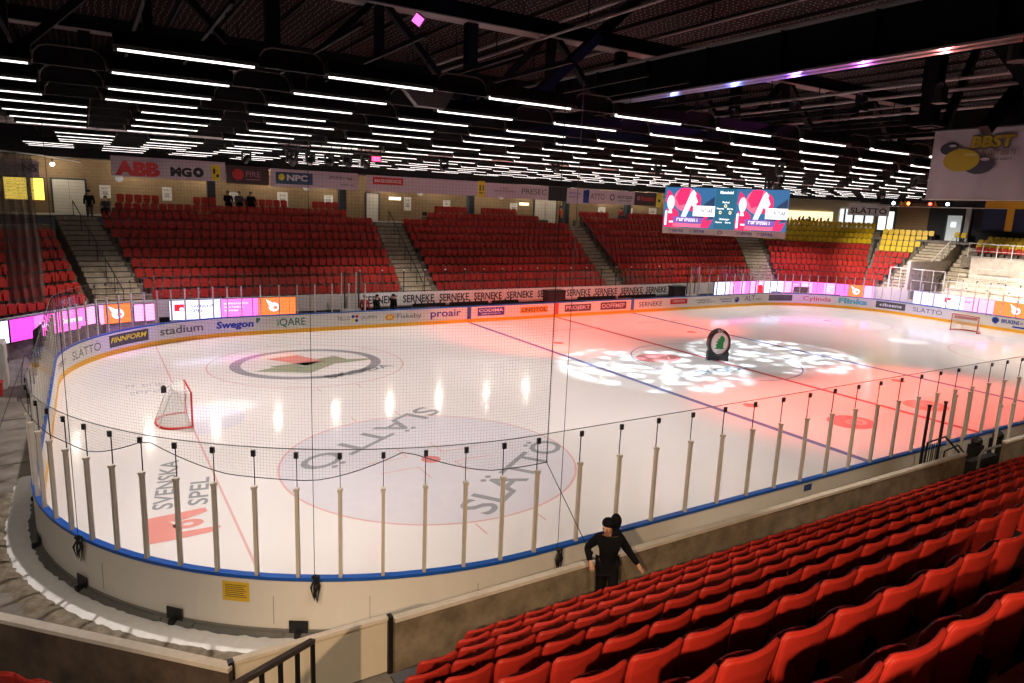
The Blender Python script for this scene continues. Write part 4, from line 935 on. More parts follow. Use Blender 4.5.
# SERNEKE banner, benches and glass of the team area
m = MB(); f = frame((0, 0, 0), (1, 0, 0), (0, 0, 1), (0, -1, 0)); m.prism([(0, 0), (27.0, 0), (27.0, .82), (0, .82)], f, -.02, 0, mat('bench_banner', (.78, .76, .74), .6))
o = m.build('bench_banner', loc=(-14.0, 16.93, 1.06)); tag(o, 'long white banner with repeated black capitals behind the team benches', 'banner')
for i in range(10): m = MB(); m.text('SERNEKE', f, .25 + i * 2.66, 2.50 + i * 2.66, .17, .48, TXT, .02, 0, .006); m.build('print', o)
for i, (x0, x1) in enumerate(((-10.6, -8.2), (-7.9, -4.9), (-4.6, -2.4), (2.9, 6.6), (6.9, 10.8))):
    r = empty('team_bench', ((x0 + x1) / 2, 16.2, .2)); tag(r, 'long dark bench with black pegs behind the far boards, %s from the left' % nth(i + 1), 'bench', 'team benches'); w = x1 - x0
    m = MB(); m.box((0, 0, .45), (w, .4, .06), BLACK); m.build('seat', r); m = MB(); m.box((0, .25, .88), (w, .06, .22), BLACK); m.build('backrest', r)
    for j in range(int(w / .45)): m = MB(); m.tube([(-w / 2 + .2 + j * .45, .25, .98), (-w / 2 + .2 + j * .45, .25, 1.12)], .05, BLACK, 6); m.build('peg', r)
    for s in (-1, 1): m = MB(); m.box((s * (w / 2 - .2), 0, .21), (.06, .35, .42), DARK); m.build('leg', r)
mb = MB(); mb.box((0, 16.0, -.0), (28, 1.85, .4), CONCD); struct(mb.build('floor_bench'))
for x, w_, nm, lb in ((.6, 1.5, 'bench_canopy', 'dark curtained box between the two team benches'), (13.0, 1.2, 'bench_canopy', 'dark curtained box at the right end of the team benches')):
    m = MB(); m.box((0, 0, .85), (w_, .7, 1.3), mat('curtain_dark', (.05, .03, .04), .8)); m.box((0, 0, 1.55), (w_ + .1, .8, .12), DARK); m.box((w_ / 2, 0, .8), (.05, .75, 1.6), DARK); o = m.build(nm, loc=(x, 16.3, .2)); tag(o, lb, 'box')
r = empty('stand_glass', (-14, 17, 1.9)); tag(r, 'row of clear glass panels with dark posts on top of the bench wall', 'glass barrier')
for i in range(19):
    x = i * 1.5; m = MB(); m.box((x, .03, .72), (.045, .045, 1.45), DARK); m.box((x, .0, 1.46), (.09, .09, .07), TXW); m.build('post', r)
    if i < 18 and not (2 <= i - 0 <= 2): m = MB(); m.box((x + .75, .03, .65), (1.42, .01, 1.25), GLASS); m.build('glass_pane', r)
# white door panels and clear posts at both ends of the bench area
for i, x in enumerate((-14.9, 14.6)):
    r = empty('bench_gate', (x, 15.7, .2)); tag(r, ('tall glass gate at the left end of the team benches', 'group of tall glass panels at the right end of the team benches')[i], 'glass gate')
    for j in range(4): m = MB(); m.box((j * .45 - .7, (j % 2) * .8, 1.6), (.06, .06, 3.2), (POST, DARK)[j % 2]); m.build('post', r)
    m = MB(); m.box((0, .4, 2.0), (1.3, .015, 2.2), GLASS); m.build('glass_pane', r); m = MB(); m.box((0, .42, .45), (1.3, .05, .9), WHITE); m.build('lower_panel', r)

# ------------------------------------------------------------------ right end: standing terrace, fences, stairs
CRM = stain_mat('cream_steps', (.48, .42, .35), (.66, .58, .50), .7, 2.0, .1)
mb = MB()
for i in range(6): x0 = 32.8 + i * .85; z = 1.75 + .27 * i; mb.box(((x0 + 38.2) / 2, -4.2, (z - .2) / 2), (38.2 - x0, 20.4, z + .2), CRM)
struct(mb.build('terrace_standing'))
mb = MB(); mb.box((38.3, -5, 2.4), (.3, 22, 5.1), CRM); mb.box((40.6, -5, 2.0), (4.6, 22, 4.0), CONCT); struct(mb.build('wall_terrace_right'))
fr = frame((38.14, 6, 0), (0, -1, 0), (0, 0, 1), (-1, 0, 0))
for i, (x, z, y0, y1) in enumerate(((33.9, 2.02, 5.6, -6), (35.6, 2.56, 5.6, -6), (37.3, 3.1, 5.0, 2.6), (37.3, 3.1, 1.6, -1.2))):
    r = empty('crush_barrier', (x, y0, z)); tag(r, 'low white tube barrier on the pale standing steps, %s from the front' % nth(i + 1), 'barrier', 'barriers on the standing steps'); L = y0 - y1
    m = MB(); m.tube([(0, 0, 0), (0, 0, .95), (0, -L, .95), (0, -L, 0)], .03, WHITE, 6); m.build('rail', r)
    for j in range(1, int(L / 1.6)): m = MB(); m.tube([(0, -j * 1.6, 0), (0, -j * 1.6, .95)], .025, WHITE, 6); m.box((0, -j * 1.6, .5), (.06, .1, .1), DARK); m.build('post', r)
def fence(a, b, h, label, n):
    a, b = V(a), V(b); d = b - a; r = empty('white_fence', a); tag(r, label, 'fence'); m = MB(); m.tube([(0, 0, h), d + V((0, 0, h))], .04, WHITE, 6); m.build('top_rail', r)
    m = MB(); m.tube([(0, 0, h * .5), d + V((0, 0, h * .5))], .02, WHITE, 6); m.tube([(0, 0, .12), d + V((0, 0, .12))], .02, WHITE, 6); m.build('lower_rail', r)
    for i in range(n + 1): p = d * i / n; m = MB(); m.tube([p, p + V((0, 0, h))], .035, WHITE, 6); m.build('post', r)
fence((38.25, 6.4, 4.9), (38.25, -4, 4.9), 1.25, 'white metal fence on the edge in front of the right yellow seats', 9)
fence((33.0, 10.1, 1.8), (33.0, 5.4, 1.8), 1.95, 'tall white metal fence at the foot of the right corner stairs', 5)
fence((33.0, 10.15, 1.8), (34.4, 10.9, 1.8), 1.7, 'short white metal fence beside the corner seats', 2)
fence((34.5, 8.2, 2.2), (39.5, 8.2, 5.6), 1.2, 'sloping white handrail fence along the right corner stairs', 5)
stairs((32.6, 9.6), -PI / 2, lambda d: -1.35, lambda d: 1.2, .2, 8.4, 1.6, CZ, 18, STAIRM)
mb = MB(); mb.box((37.5, 8.3, 2.3), (9.8, .25, 4.2), CRM); mb.box((36.2, 7.2, .9), (3, 2, 1.8), CONCD); struct(mb.build('wall_stair_right'))
stairs((37.6, 7.2), -PI / 2, lambda d: -.9, lambda d: .9, .0, 4.2, 2.4, CZ, 10, STAIRM)
SECT['G'] = (V((38.4, 5.6, 0)), V((0, -1, 0)), V((1, 0, 0)))
mb = MB()
for k in range(4): mb.box((38.5 + k * .8 + 2.2, -2.8, 4.5 + .15 * k), (4.4, 19.6, 1.0 + .3 * k - .0), CONCT)
struct(mb.build('terrace_right_seats'))
for k in range(4):
    y = (5.9, 6.3, 6.6, 6.2)[k]; i = 0
    while y > -4.5:
        i += 1
        if k == 0:
            mb = MB(); seat_simple(mb, V((0, 0, 0)), V((1, 0, 0)), V((0, 1, 0)), SEAT); o = mb.build('stadium_seat'); lab = 'red seat, %s from the left in the front row behind the white fence at right' % nth(i); g_ = 'red seats behind the white fence'
        else: o = proto.copy(); COL.objects.link(o); lab = 'yellow seat, %s from the left, %s yellow row behind the white fence' % (nth(i), nth(k)); g_ = 'yellow seats behind the white fence'
        o.location = (39.1 + k * .8, y, 5.0 + .3 * k); o.rotation_euler = (0, 0, -PI / 2); tag(o, lab, 'yellow seat' if k else 'seat', g_); y -= .52
for i, y in enumerate((9.1, 8.5)):
    o = proto.copy(); COL.objects.link(o); o.location = (41.5, y, CZ - .01); o.rotation_euler = (0, 0, -PI / 2); tag(o, 'single yellow seat by the right door, %s of the two' % ('left', 'right')[i], 'yellow seat')
# back of the right concourse
def xframe(x): return frame((x, 0, 0), (0, -1, 0), (0, 0, 1), (-1, 0, 0))
d = empty('door_4', (42.95, 10.3, CZ)); struct(d); m = MB(); m.box((0, 0, 1.2), (.06, 1.3, 2.4), mat('door_lit', (.62, .66, .66), .4, emit=.25, ecol=(.8, .9, .9))); o = m.build('door_leaf', d); m = MB(); m.box((-.04, .05, 1.55), (.02, .5, .5), mat('door_window', (.6, .8, .9), .2, emit=1.2, ecol=(.7, .9, 1.0))); m.build('door_window', o)
m = MB(); m.box((0, .75, 1.2), (.12, .15, 2.5), COLM); m.box((0, -.75, 1.2), (.12, .15, 2.5), COLM); m.build('door_frame', d)
m = MB(); m.box((0, 0, 1.6), (.2, .45, 3.2), mat('pillar_grey', (.35, .36, .36), .6)); o = m.build('concourse_pillar', loc=(42.5, 8.9, CZ)); tag(o, 'grey pillar right of the lit door on the right concourse', 'column')
for i, (y0, y1) in enumerate(((17.9, 17.1), (16.9, 16.3))):
    m = MB(); m.box((0, 0, .8), (.06, y0 - y1, 1.9), mat('window_lit', (.8, .8, .75), .4, emit=1.3, ecol=(.9, .95, .9))); o = struct(m.build('window_%d' % (i + 3), loc=(42.9, (y0 + y1) / 2, 7.0)))
m = MB(); f = xframe(0); m.prism([(0, 0), (4, 0), (4, 2.6), (0, 2.6)], f, .0, .04, flat('flag_navy', (.012, .018, .055), .8)); o = m.build('hanging_flag', loc=(41.0, 6.9, 7.3)); tag(o, 'navy blue hanging cloth with a broad yellow cross at the right edge', 'flag')
m = MB(); m.quad(f, 1.85, 2.45, 0, 2.6, flat('flag_yellow', (.62, .30, .015), .8), .045); m.quad(f, 0, 4, 1.95, 2.6, flat('flag_yellow', (.62, .30, .015), .8), .046); m.build('yellow_cross', o)
m = MB(); m.tube([(0, 0, 0), (0, -12, 0)], .05, WHITE, 6); o = m.build('cable_tray', loc=(41.0, 17, 9.25)); tag(o, 'thin pale pipe along the top of the right concourse', 'pipe')
for i, (y, c, k) in enumerate(((15.2, 'white', 0), (13.7, 'orange', 1), (11.6, 'red', 1), (10.0, 'white', 0))):
    r = empty('stage_lamp', (40.75, y, 9.55)); tag(r, '%s glowing stage lamp above the right concourse, %s of the four from the left' % (c, nth(i + 1)), 'stage lamp', 'stage lamps at the right end')
    m = MB(); m.tube([(.25, 0, 0), (-.1, 0, 0)], .16, BLACK, 10); m.box((.1, 0, .25), (.06, .36, .3), BLACK); m.build('lamp_body', r)
    m = MB(); m.sphere((-.12, 0, 0), .15, mat('stage_' + c, (.5, .1, .05), .4, emit=22, ecol={'white': (.6, .8, 1), 'orange': (1, .12, .02), 'red': (1, .03, .02)}[c]), 10, 6, (.5, 1, 1)); m.build('lens', r)
for i, (ch, y) in enumerate((('M', 14.7), ('A', 11.6))):
    m = MB(); m.text(ch, xframe(0), 0, .55, 0, .5, TXO, .05); o = m.build('wall_letter', loc=(40.95, y, 9.25)); tag(o, 'orange letter %s on the black edge between the stage lamps' % ch, 'sign')
# kiosk at the back of the corner block
fs = frame(P0 + n4 * 13.9, t4, (0, 0, 1), -n4)
m = MB(); m.prism([(6.8, 7.1), (12.8, 7.1), (12.8, 8.5), (6.8, 8.5)], fs, 0, .05, mat('kiosk_glow', (.9, .75, .45), .5, emit=1.6, ecol=(1, .80, .45))); o = m.build('kiosk_counter'); tag(o, 'brightly lit kiosk opening behind the yellow corner seats', 'kiosk')
m = MB(); rr = random.Random(3)
for i in range(14): u = 7.0 + i * .4; m.prism([(u, 7.3), (u + .25, 7.3), (u + .25, 7.3 + rr.uniform(.2, .7)), (u, 7.3 + rr.uniform(.2, .7))], fs, .05, .12, (TXR, TXO, TXG, TXW, TXY)[i % 5])
m.build('counter_goods', o)
m = MB(); m.prism([(13.6, 7.0), (17.3, 7.0), (17.3, 8.9), (13.6, 8.9)], fs, 0, .04, mat('window_pale', (.8, .8, .8), .4, emit=1.1, ecol=(.9, .95, .95)))
for u in (14.0, 15.0, 16.2): m.prism([(u, 7.0), (u + .18, 7.0), (u + .18, 8.9), (u, 8.9)], fs, .04, .1, COLM)
struct(m.build('window_5'))
m = MB(); m.prism([(0, 0), (4.25, 0), (4.25, 1.2), (0, 1.2)], frame((0, 0, 0), t4, (0, 0, 1), -n4), 0, .06, mat('sign_white', (.70, .68, .68), .6)); q = P0 + t4 * 12.05 + n4 * 9.0; o = m.build('hanging_sign', loc=(q.x, q.y, 8.25)); tag(o, 'white hanging sign with spaced dark capitals above the corner seats', 'sign')
m = MB(); m.text('SLÄTTÖ', frame((0, 0, 0), t4, (0, 0, 1), -n4), .25, 4.0, .22, .52, TXT, .02, 0, .066); m.build('print', o)

# ------------------------------------------------------------------ big banner at upper right
m = MB(); rows = []
for i in range(25):
    u = i / 24; rows.append([V((.03 * math.sin(u * 40) * (1 - v) + .02 * math.sin(u * 17 + v * 3), -u * 4.6, v * 2.22)) for v in [j / 8 for j in range(9)]])
m.loft(rows, mat('banner_pink_white', (.58, .48, .55), .8, var=.05, scale=2)); o = m.build('ceiling_banner', smooth=True, loc=(-4, -12.1, 8.57)); tag(o, 'large pale banner with yellow and grey ovals hanging at upper right', 'banner')
f = frame((-.07, 0, 0), (0, -1, 0), (0, 0, 1), (-1, 0, 0)); BG = flat('banner_grey', (.06, .05, .07)); BY = flat('banner_gold', (.50, .35, .02))
m = MB(); m.disc(f, .58, 1.63, .29, .20, BG, .0); m.disc(f, 1.55, 1.10, .46, .30, BG, .0); m.disc(f, 1.0, 1.25, .56, .36, BY, .004); m.disc(f, .68, 1.72, .12, .04, BANNER, .006, 14); m.disc(f, 1.25, 1.42, .2, .05, flat('shine', (.62, .5, .15)), .008, 14); m.disc(f, 1.72, 1.26, .14, .05, BANNER, .006, 14)
m.text('BBST', f, 1.20, 2.52, 1.62, .36, BG, .09, .1, .004); m.text('BBST', f, 1.22, 2.50, 1.64, .32, BY, .05, .1, .010); m.bars(f, 1.60, 2.55, 1.38, .16, flat('brownprint', (.25, .12, .03)), .006, 8); m.bars(f, 1.85, 2.5, 1.22, .07, BG, .006, 9); m.build('banner_print', o)
m = MB(); m.tube([(0, .1, 2.25), (0, -4.7, 2.25)], .03, DARK, 6); m.tube([(0, .1, -.01), (0, -4.7, -.01)], .025, WHITE, 6)
for y in (-.5, -2.5, -4.2): m.tube([(0, y, 2.25), (0, y, 5.0)], .012, DARK, 5)
m.build('hanging_bar', o)

# ------------------------------------------------------------------ near concrete walls, gate, rails
def lowwall(name, a, b, z0, z1, th, side, m0=None):
    a, b = V((*a, 0)), V((*b, 0)); d = (b - a).normalized(); n = V((-d.y, d.x, 0)) * side
    mb = MB()
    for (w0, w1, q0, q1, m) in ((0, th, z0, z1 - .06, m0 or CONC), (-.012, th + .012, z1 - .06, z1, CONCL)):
        q = [a + n * w0, b + n * w0, b + n * w1, a + n * w1]
        mb.add([(p.x, p.y, q0) for p in q] + [(p.x, p.y, q1) for p in q], [(3, 2, 1, 0), (4, 5, 6, 7), (0, 1, 5, 4), (1, 2, 6, 5), (2, 3, 7, 6), (3, 0, 4, 7)], m)
    return struct(mb.build(name))
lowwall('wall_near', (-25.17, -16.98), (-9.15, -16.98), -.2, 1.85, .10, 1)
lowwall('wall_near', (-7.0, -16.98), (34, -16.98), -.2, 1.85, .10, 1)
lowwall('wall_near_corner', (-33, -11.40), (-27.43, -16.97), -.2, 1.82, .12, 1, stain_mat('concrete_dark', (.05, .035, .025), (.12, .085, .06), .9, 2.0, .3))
mb = MB(); mb.box((-31.6, -16.8, .36), (8, 3.6, 1.14), CONCD, -PI / 4); struct(mb.build('floor_corner_landing'))
g = empty('rink_gate', (-26.3, -16.85, .9)); tag(g, 'cream panelled gate between the concrete walls at the foot of the near stairs', 'gate')
m = MB(); m.box((0, 0, .48), (2.1, .06, .84), PANELW); m.build('gate_panel', g)
m = MB(); m.box((0, 0, .93), (2.12, .10, .05), CONCL); m.build('top_cap', g)
for s in (-1, 1): m = MB(); m.box((s * 1.09, -.02, .40), (.07, .10, 1.12), BLACK); m.build('gate_post', g)
m = MB(); m.tube([(-.55, -.05, .35), (-.25, -.10, .38)], .012, DARK, 6); m.build('latch', g)
# stair rail in front of the gate
r = empty('stair_railing', (-26.75, -18.45, TZ(1) - .3)); tag(r, 'black metal railing with flat handrail and bars at the bottom edge, by the cream gate', 'railing')
dv = V((-.68, -.735, 0)); r0 = V((0, 0, 1.75))
m = MB(); m.bar(r0, r0 + dv * 3.0 + V((0, 0, 1.08)), .07, .05, mat('rail_steel', (.10, .085, .07), .45)); m.build('handrail', r)
for i in range(8): b = r0 + dv * (.34 * i) + V((0, 0, .1224 * i)); m = MB(); m.bar(b - V((0, 0, 1.5)), b, .045, .045, BLACK, (0, 1, 0)); m.build('baluster', r)
# yellow step edges at the stair foot
for i in range(3):
    m = MB(); m.box((0, 0, 0), (1.5, .05, .03), flat('step_yellow', (.55, .38, .02))); o = m.build('step_edge', loc=(-25.75 - .1 * i, -17.25 - .3 * i, .95 + .09 * i)); tag(o, 'yellow edge strip on the near stair foot, %s step up' % nth(i + 1), 'step edge', 'yellow step edges')
# two dark shelf planks at the ends of the first rows
for i in range(2):
    m = MB(); m.box((0, 0, 0), (.75, .22, .04), mat('plank_grey', (.08, .085, .095), .4)); m.box((.1, 0, -.25), (.05, .15, .5), BLACK); o = m.build('row_end_plank', loc=(-25.05 - .45 * i, -17.55 - .5 * i, 1.32 + .2 * i), ); tag(o, 'dark plank at the aisle end of the %s seat row' % nth(i + 1), 'plank')
# fittings in the gap of the near wall
r = empty('folding_rack', (-8.35, -16.2, -.03)); tag(r, 'black tube rack leaning against the boards by the wall end', 'rack'); m = MB()
m.tube([(-.5, .4, .2), (-.45, .4, 1.75), (.25, .3, 1.85), (.65, .0, 1.35), (.7, 0, .2)], .03, BLACK, 6); m.tube([(-.35, .0, .2), (-.3, .0, 1.6), (.3, -.05, 1.7), (.6, -.3, 1.25)], .025, DARK, 6); m.build('tube_frame', r)
m = MB(); [m.tube([(-.45 + .12 * k, .35, .5), (-.4 + .12 * k, .35, 1.7)], .012, DARK, 5) for k in range(5)]; m.build('rack_bars', r)
for i, (x, c, z1) in enumerate(((-7.9, BLACK, 2.6), (-7.0, BLACK, 2.6), (-6.46, POST, 2.75), (-5.65, POST, 2.75), (-5.3, WHITE, 2.5), (-4.5, WHITE, 2.45))):
    m = MB(); m.tube([(0, 0, 0), (0, 0, z1 - (.0 if i < 4 else .0))], .045, c, 8); m.tube([(0, 0, z1 - .06), (0, 0, z1)], .06, c, 8); o = m.build('gate_pole', loc=(x, -15.25 if i < 4 else -16.0, 1.1 if i < 4 else -.2)); o.location.z = -.03; tag(o, ('black pole at the rink gate, left one', 'black pole at the rink gate, right one', 'beige pole beside the black gate poles', 'beige pole second right of the black gate poles', 'white pole in the gap of the near wall, left', 'white pole in the gap of the near wall, right')[i], 'pole')
r = empty('metal_gate', (-6.6, -16.85, .2)); tag(r, 'grey tubular half gate in the gap of the near concrete wall', 'gate'); m = MB(); m.tube([(-1.5, 0, 0), (-1.5, 0, 1.35), (-1.35, 0, 1.5), (0, 0, 1.5), (.1, 0, 1.4), (.1, 0, 0)], .035, STEEL, 6); m.tube([(-1.5, 0, .75), (.1, 0, .75)], .03, STEEL, 6); m.build('gate_frame', r)
m = MB(); m.box((-.7, .3, .55), (1.5, .2, 1.1), BLACK); m.build('black_crate', r)
for i, x in enumerate((-6.2, -4.9)):
    m = MB(); m.box((0, 0, .5), (.35, .3, .9), BLACK); m.sphere((0, 0, 1.05), .16, BLACK, 10, 6); o = m.build('black_bag', smooth=False, loc=(x, -15.9, .35)); tag(o, 'dark bundle against the boards behind the gap, %s one' % ('left', 'right')[i], 'bag')

# ------------------------------------------------------------------ snow and slush outside the corner boards
SNOW = stain_mat('snow', (.84, .84, .83), (.92, .92, .92), .8, 8, .25)
SLUSH = stain_mat('slush_brown', (.13, .105, .07), (.27, .225, .16), .7, 5, .8)
def berm(name, m, s0, s1, o0, o1, h, label, rough=.5, seed=1):
    rr = random.Random(seed); n = int((s1 - s0) / .12); rows = []
    for i in range(n + 1):
        s = s0 + (s1 - s0) * i / n; w0 = o0 + rr.uniform(-.03, .03); w1 = o1 + rr.uniform(-.10, .08) * rough * 2
        rows.append([B(s, w0 + (w1 - w0) * j / 6, -.035 + h * math.sin(PI * min(1, .12 + j / 6 * .88)) ** .8 * (1 + rr.uniform(-.3, .3) * rough)) for j in range(7)])
    mb = MB(); mb.loft(rows, m); o = mb.build(name, smooth=True); tag(o, label, name.split('_')[0], kind='stuff'); return o
berm('snow_bank', SNOW, 127.0, 142.0, .25, .72, .07, 'strip of white snow along the foot of the rounded boards', .28, 3)
berm('slush_bank', SLUSH, 125.0, 141.0, .70, 1.12, .05, 'brown wet slush beyond the white snow strip at lower left', .7, 5)
berm('slush_bank', mat('slush_pale', (.36, .31, .24), .8, bump=.8, scale=12, var=.4), 126.5, 134.5, 1.10, 1.85, .03, 'pale churned slush on the concrete between brown slush and corner wall', 1.0, 8)

# ------------------------------------------------------------------ nets and ropes
NET = net_mat('net_black', (.02, .02, .02), .055, .032)
def drop(s):
    e = 3.02
    for c in (128.3, 132.8, 137.2, 141.6): e += .48 * max(0, 1 - abs(s - c) / 1.6) ** 1.5
    return e
s0, s1 = 125.6, 160.0; n = 150; rows = []; uv = []
for i in range(n + 1):
    s = s0 + (s1 - s0) * i / n; zb = drop(s); row = []
    for j in range(13): z = zb + (9.88 - zb) * j / 12; row.append(B(s, .20 + .05 * math.sin(s * 1.7 + z * .3), z)); uv.append((s - s0, z))
    rows.append(row)
mb = MB(); mb.loft(rows, NET); net = mb.build('safety_net', uvs=uv); tag(net, 'fine black safety net hanging behind the left goal above the glass', 'net')
m = MB(); m.tube([B(s0 + (s1 - s0) * i / n, .20 + .05 * math.sin((s0 + (s1 - s0) * i / n) * 1.7 + .9), drop(s0 + (s1 - s0) * i / n)) for i in range(n + 1)], .009, BLACK, 5); m.build('edge_cord', net)
m = MB(); m.tube([B(s0, .2, 3.0 + (9.88 - 3.0) * j / 6) for j in range(7)], .009, BLACK, 5); m.build('edge_cord', net)
m = MB(); m.tube([B(s0, .2, 3.0), (-21.45, -16.75, 1.87)], .008, BLACK, 5); m.box((-21.45, -16.75, 1.88), (.07, .07, .05), BLACK); m.build('guy_cord', net)
for i, (x, y, zt, lab) in enumerate(((-21.08, -15.28, 9.9, 'long black rope hanging from the roof right of the net, tied to the boards'), (-25.55, -14.12, 9.9, 'long black rope hanging in front of the left filled circle, tied to the boards'), (-29.15, -10.65, 9.9, 'long black rope hanging at the left corner of the boards'))):
    m = MB(); m.tube([(0, 0, zt - 1.0), (0, 0, .25), (.0, .0, .1)], .006, BLACK, 5); o = m.build('hanging_rope', loc=(x, y, 1.06)); tag(o, lab, 'rope')
    m = MB()
    for k in range(4): m.tube([(.06 * math.cos(k), .05 * math.sin(k) - .06, .14), (.09 * math.cos(k * 2 + 1), -.08, -.05), (.05 * math.cos(k + 2), -.08, -.22 - .05 * k), (-.03, -.08, -.05), (.02, -.05, .12)], .02, BLACK, 5)
    m.build('rope_bundle', o)
# gathered net hanging like a curtain at the far left corner
GN = net_mat('net_gathered', (.16, .13, .12), .03, .45)
rows = []; uv = []
for i in range(41):
    u = i / 40
    rows.append([V(((u - .5) * 1.25 * (1 - .12 * v) + .02 * math.sin(v * 9 + u * 5), .16 * math.sin(u * 26 + v * 2) * (1 - .3 * v) + .1 * math.sin(u * 9), v * 5.9)) for v in [j / 14 for j in range(15)]]); uv += [(u * 2.6, v * 5.9) for v in [j / 14 for j in range(15)]]
mb = MB(); mb.loft(rows, GN); o = mb.build('gathered_net', smooth=True, loc=(-30.85, 8.2, 3.15), uvs=uv); o.rotation_euler = (0, 0, .1); tag(o, 'grey net gathered into folds hanging at the far left corner', 'net')
m = MB(); m.tube([(-.75, 0, 5.95), (.8, 0, 5.85), (2.5, 3.0, 5.75)], .03, WHITE, 6); m.build('hanging_pole', o)
# dark folded padding and white cabinet at far left walkway
m = MB(); m.box((0, 0, .9), (.9, 1.2, 1.8), WHITE); m.box((.46, 0, .9), (.02, 1.0, 1.6), PANELW); m.box((.48, .35, .95), (.03, .04, .2), DARK); o = m.build('metal_cabinet', loc=(-32.15, 7.6, -.03)); tag(o, 'white cabinet cut by the left picture edge on the walkway', 'cabinet')
m = MB(); m.box((0, 0, .25), (.9, .5, .45), TXR); m.box((0, 0, .52), (.95, .55, .06), TXR); o = m.build('red_crate', loc=(-32.2, 6.0, -.03)); tag(o, 'red crate on the walkway at the left picture edge', 'crate')
r = empty('folded_barrier', (-30.55, 5.2, -.03)); tag(r, 'dark folded netting and poles leaning outside the left end boards', 'netting')
m = MB()
for k in range(6): m.tube([(.05 * k - .1, .25 * k, 0), (.03 * k, .25 * k - .05, 2.6)], .035, DARK, 6)
m.build('pole', r); m = MB(); m.box((.0, .7, .8), (.22, 1.5, 1.6), mat('fold_dark', (.02, .025, .04), .8)); m.box((.0, .7, 1.66), (.3, 1.6, .12), RAIL_BLUE); m.build('folded_net', r)

# ------------------------------------------------------------------ people
SKIN = mat('skin', (.55, .30, .20), .55); CLK = mat('cloth_black', (.0035, .0035, .005), .9, spec=.2); CLG = mat('cloth_grey', (.08, .08, .085), .85); CLO = mat('cloth_orange', (.7, .16, .02), .8); CLR = mat('cloth_red', (.4, .04, .04), .8)
def skin(name, chains, m, parent, levels=2):
    """chains: {joint:(pos, r)}, edges -> continuous skinned surface"""
    J, E, root = chains
    bm = bmesh.new(); lay = bm.verts.layers.skin.verify(); vs = {}
    for k, (p, r) in J.items():
        v = bm.verts.new(p); v[lay].radius = (r, r) if not isinstance(r, tuple) else r; v[lay].use_root = (k == root); vs[k] = v
    for a, b in E: bm.edges.new((vs[a], vs[b]))
    me = bpy.data.meshes.new(name); bm.to_mesh(me); bm.free(); me.materials.append(m)
    o = bpy.data.objects.new(name, me); COL.objects.link(o); o.parent = parent
    sk = o.modifiers.new('Skin', 'SKIN'); sk.use_smooth_shade = True
    sb_ = o.modifiers.new('Subdivision', 'SUBSURF'); sb_.levels = levels; sb_.render_levels = levels
    return o
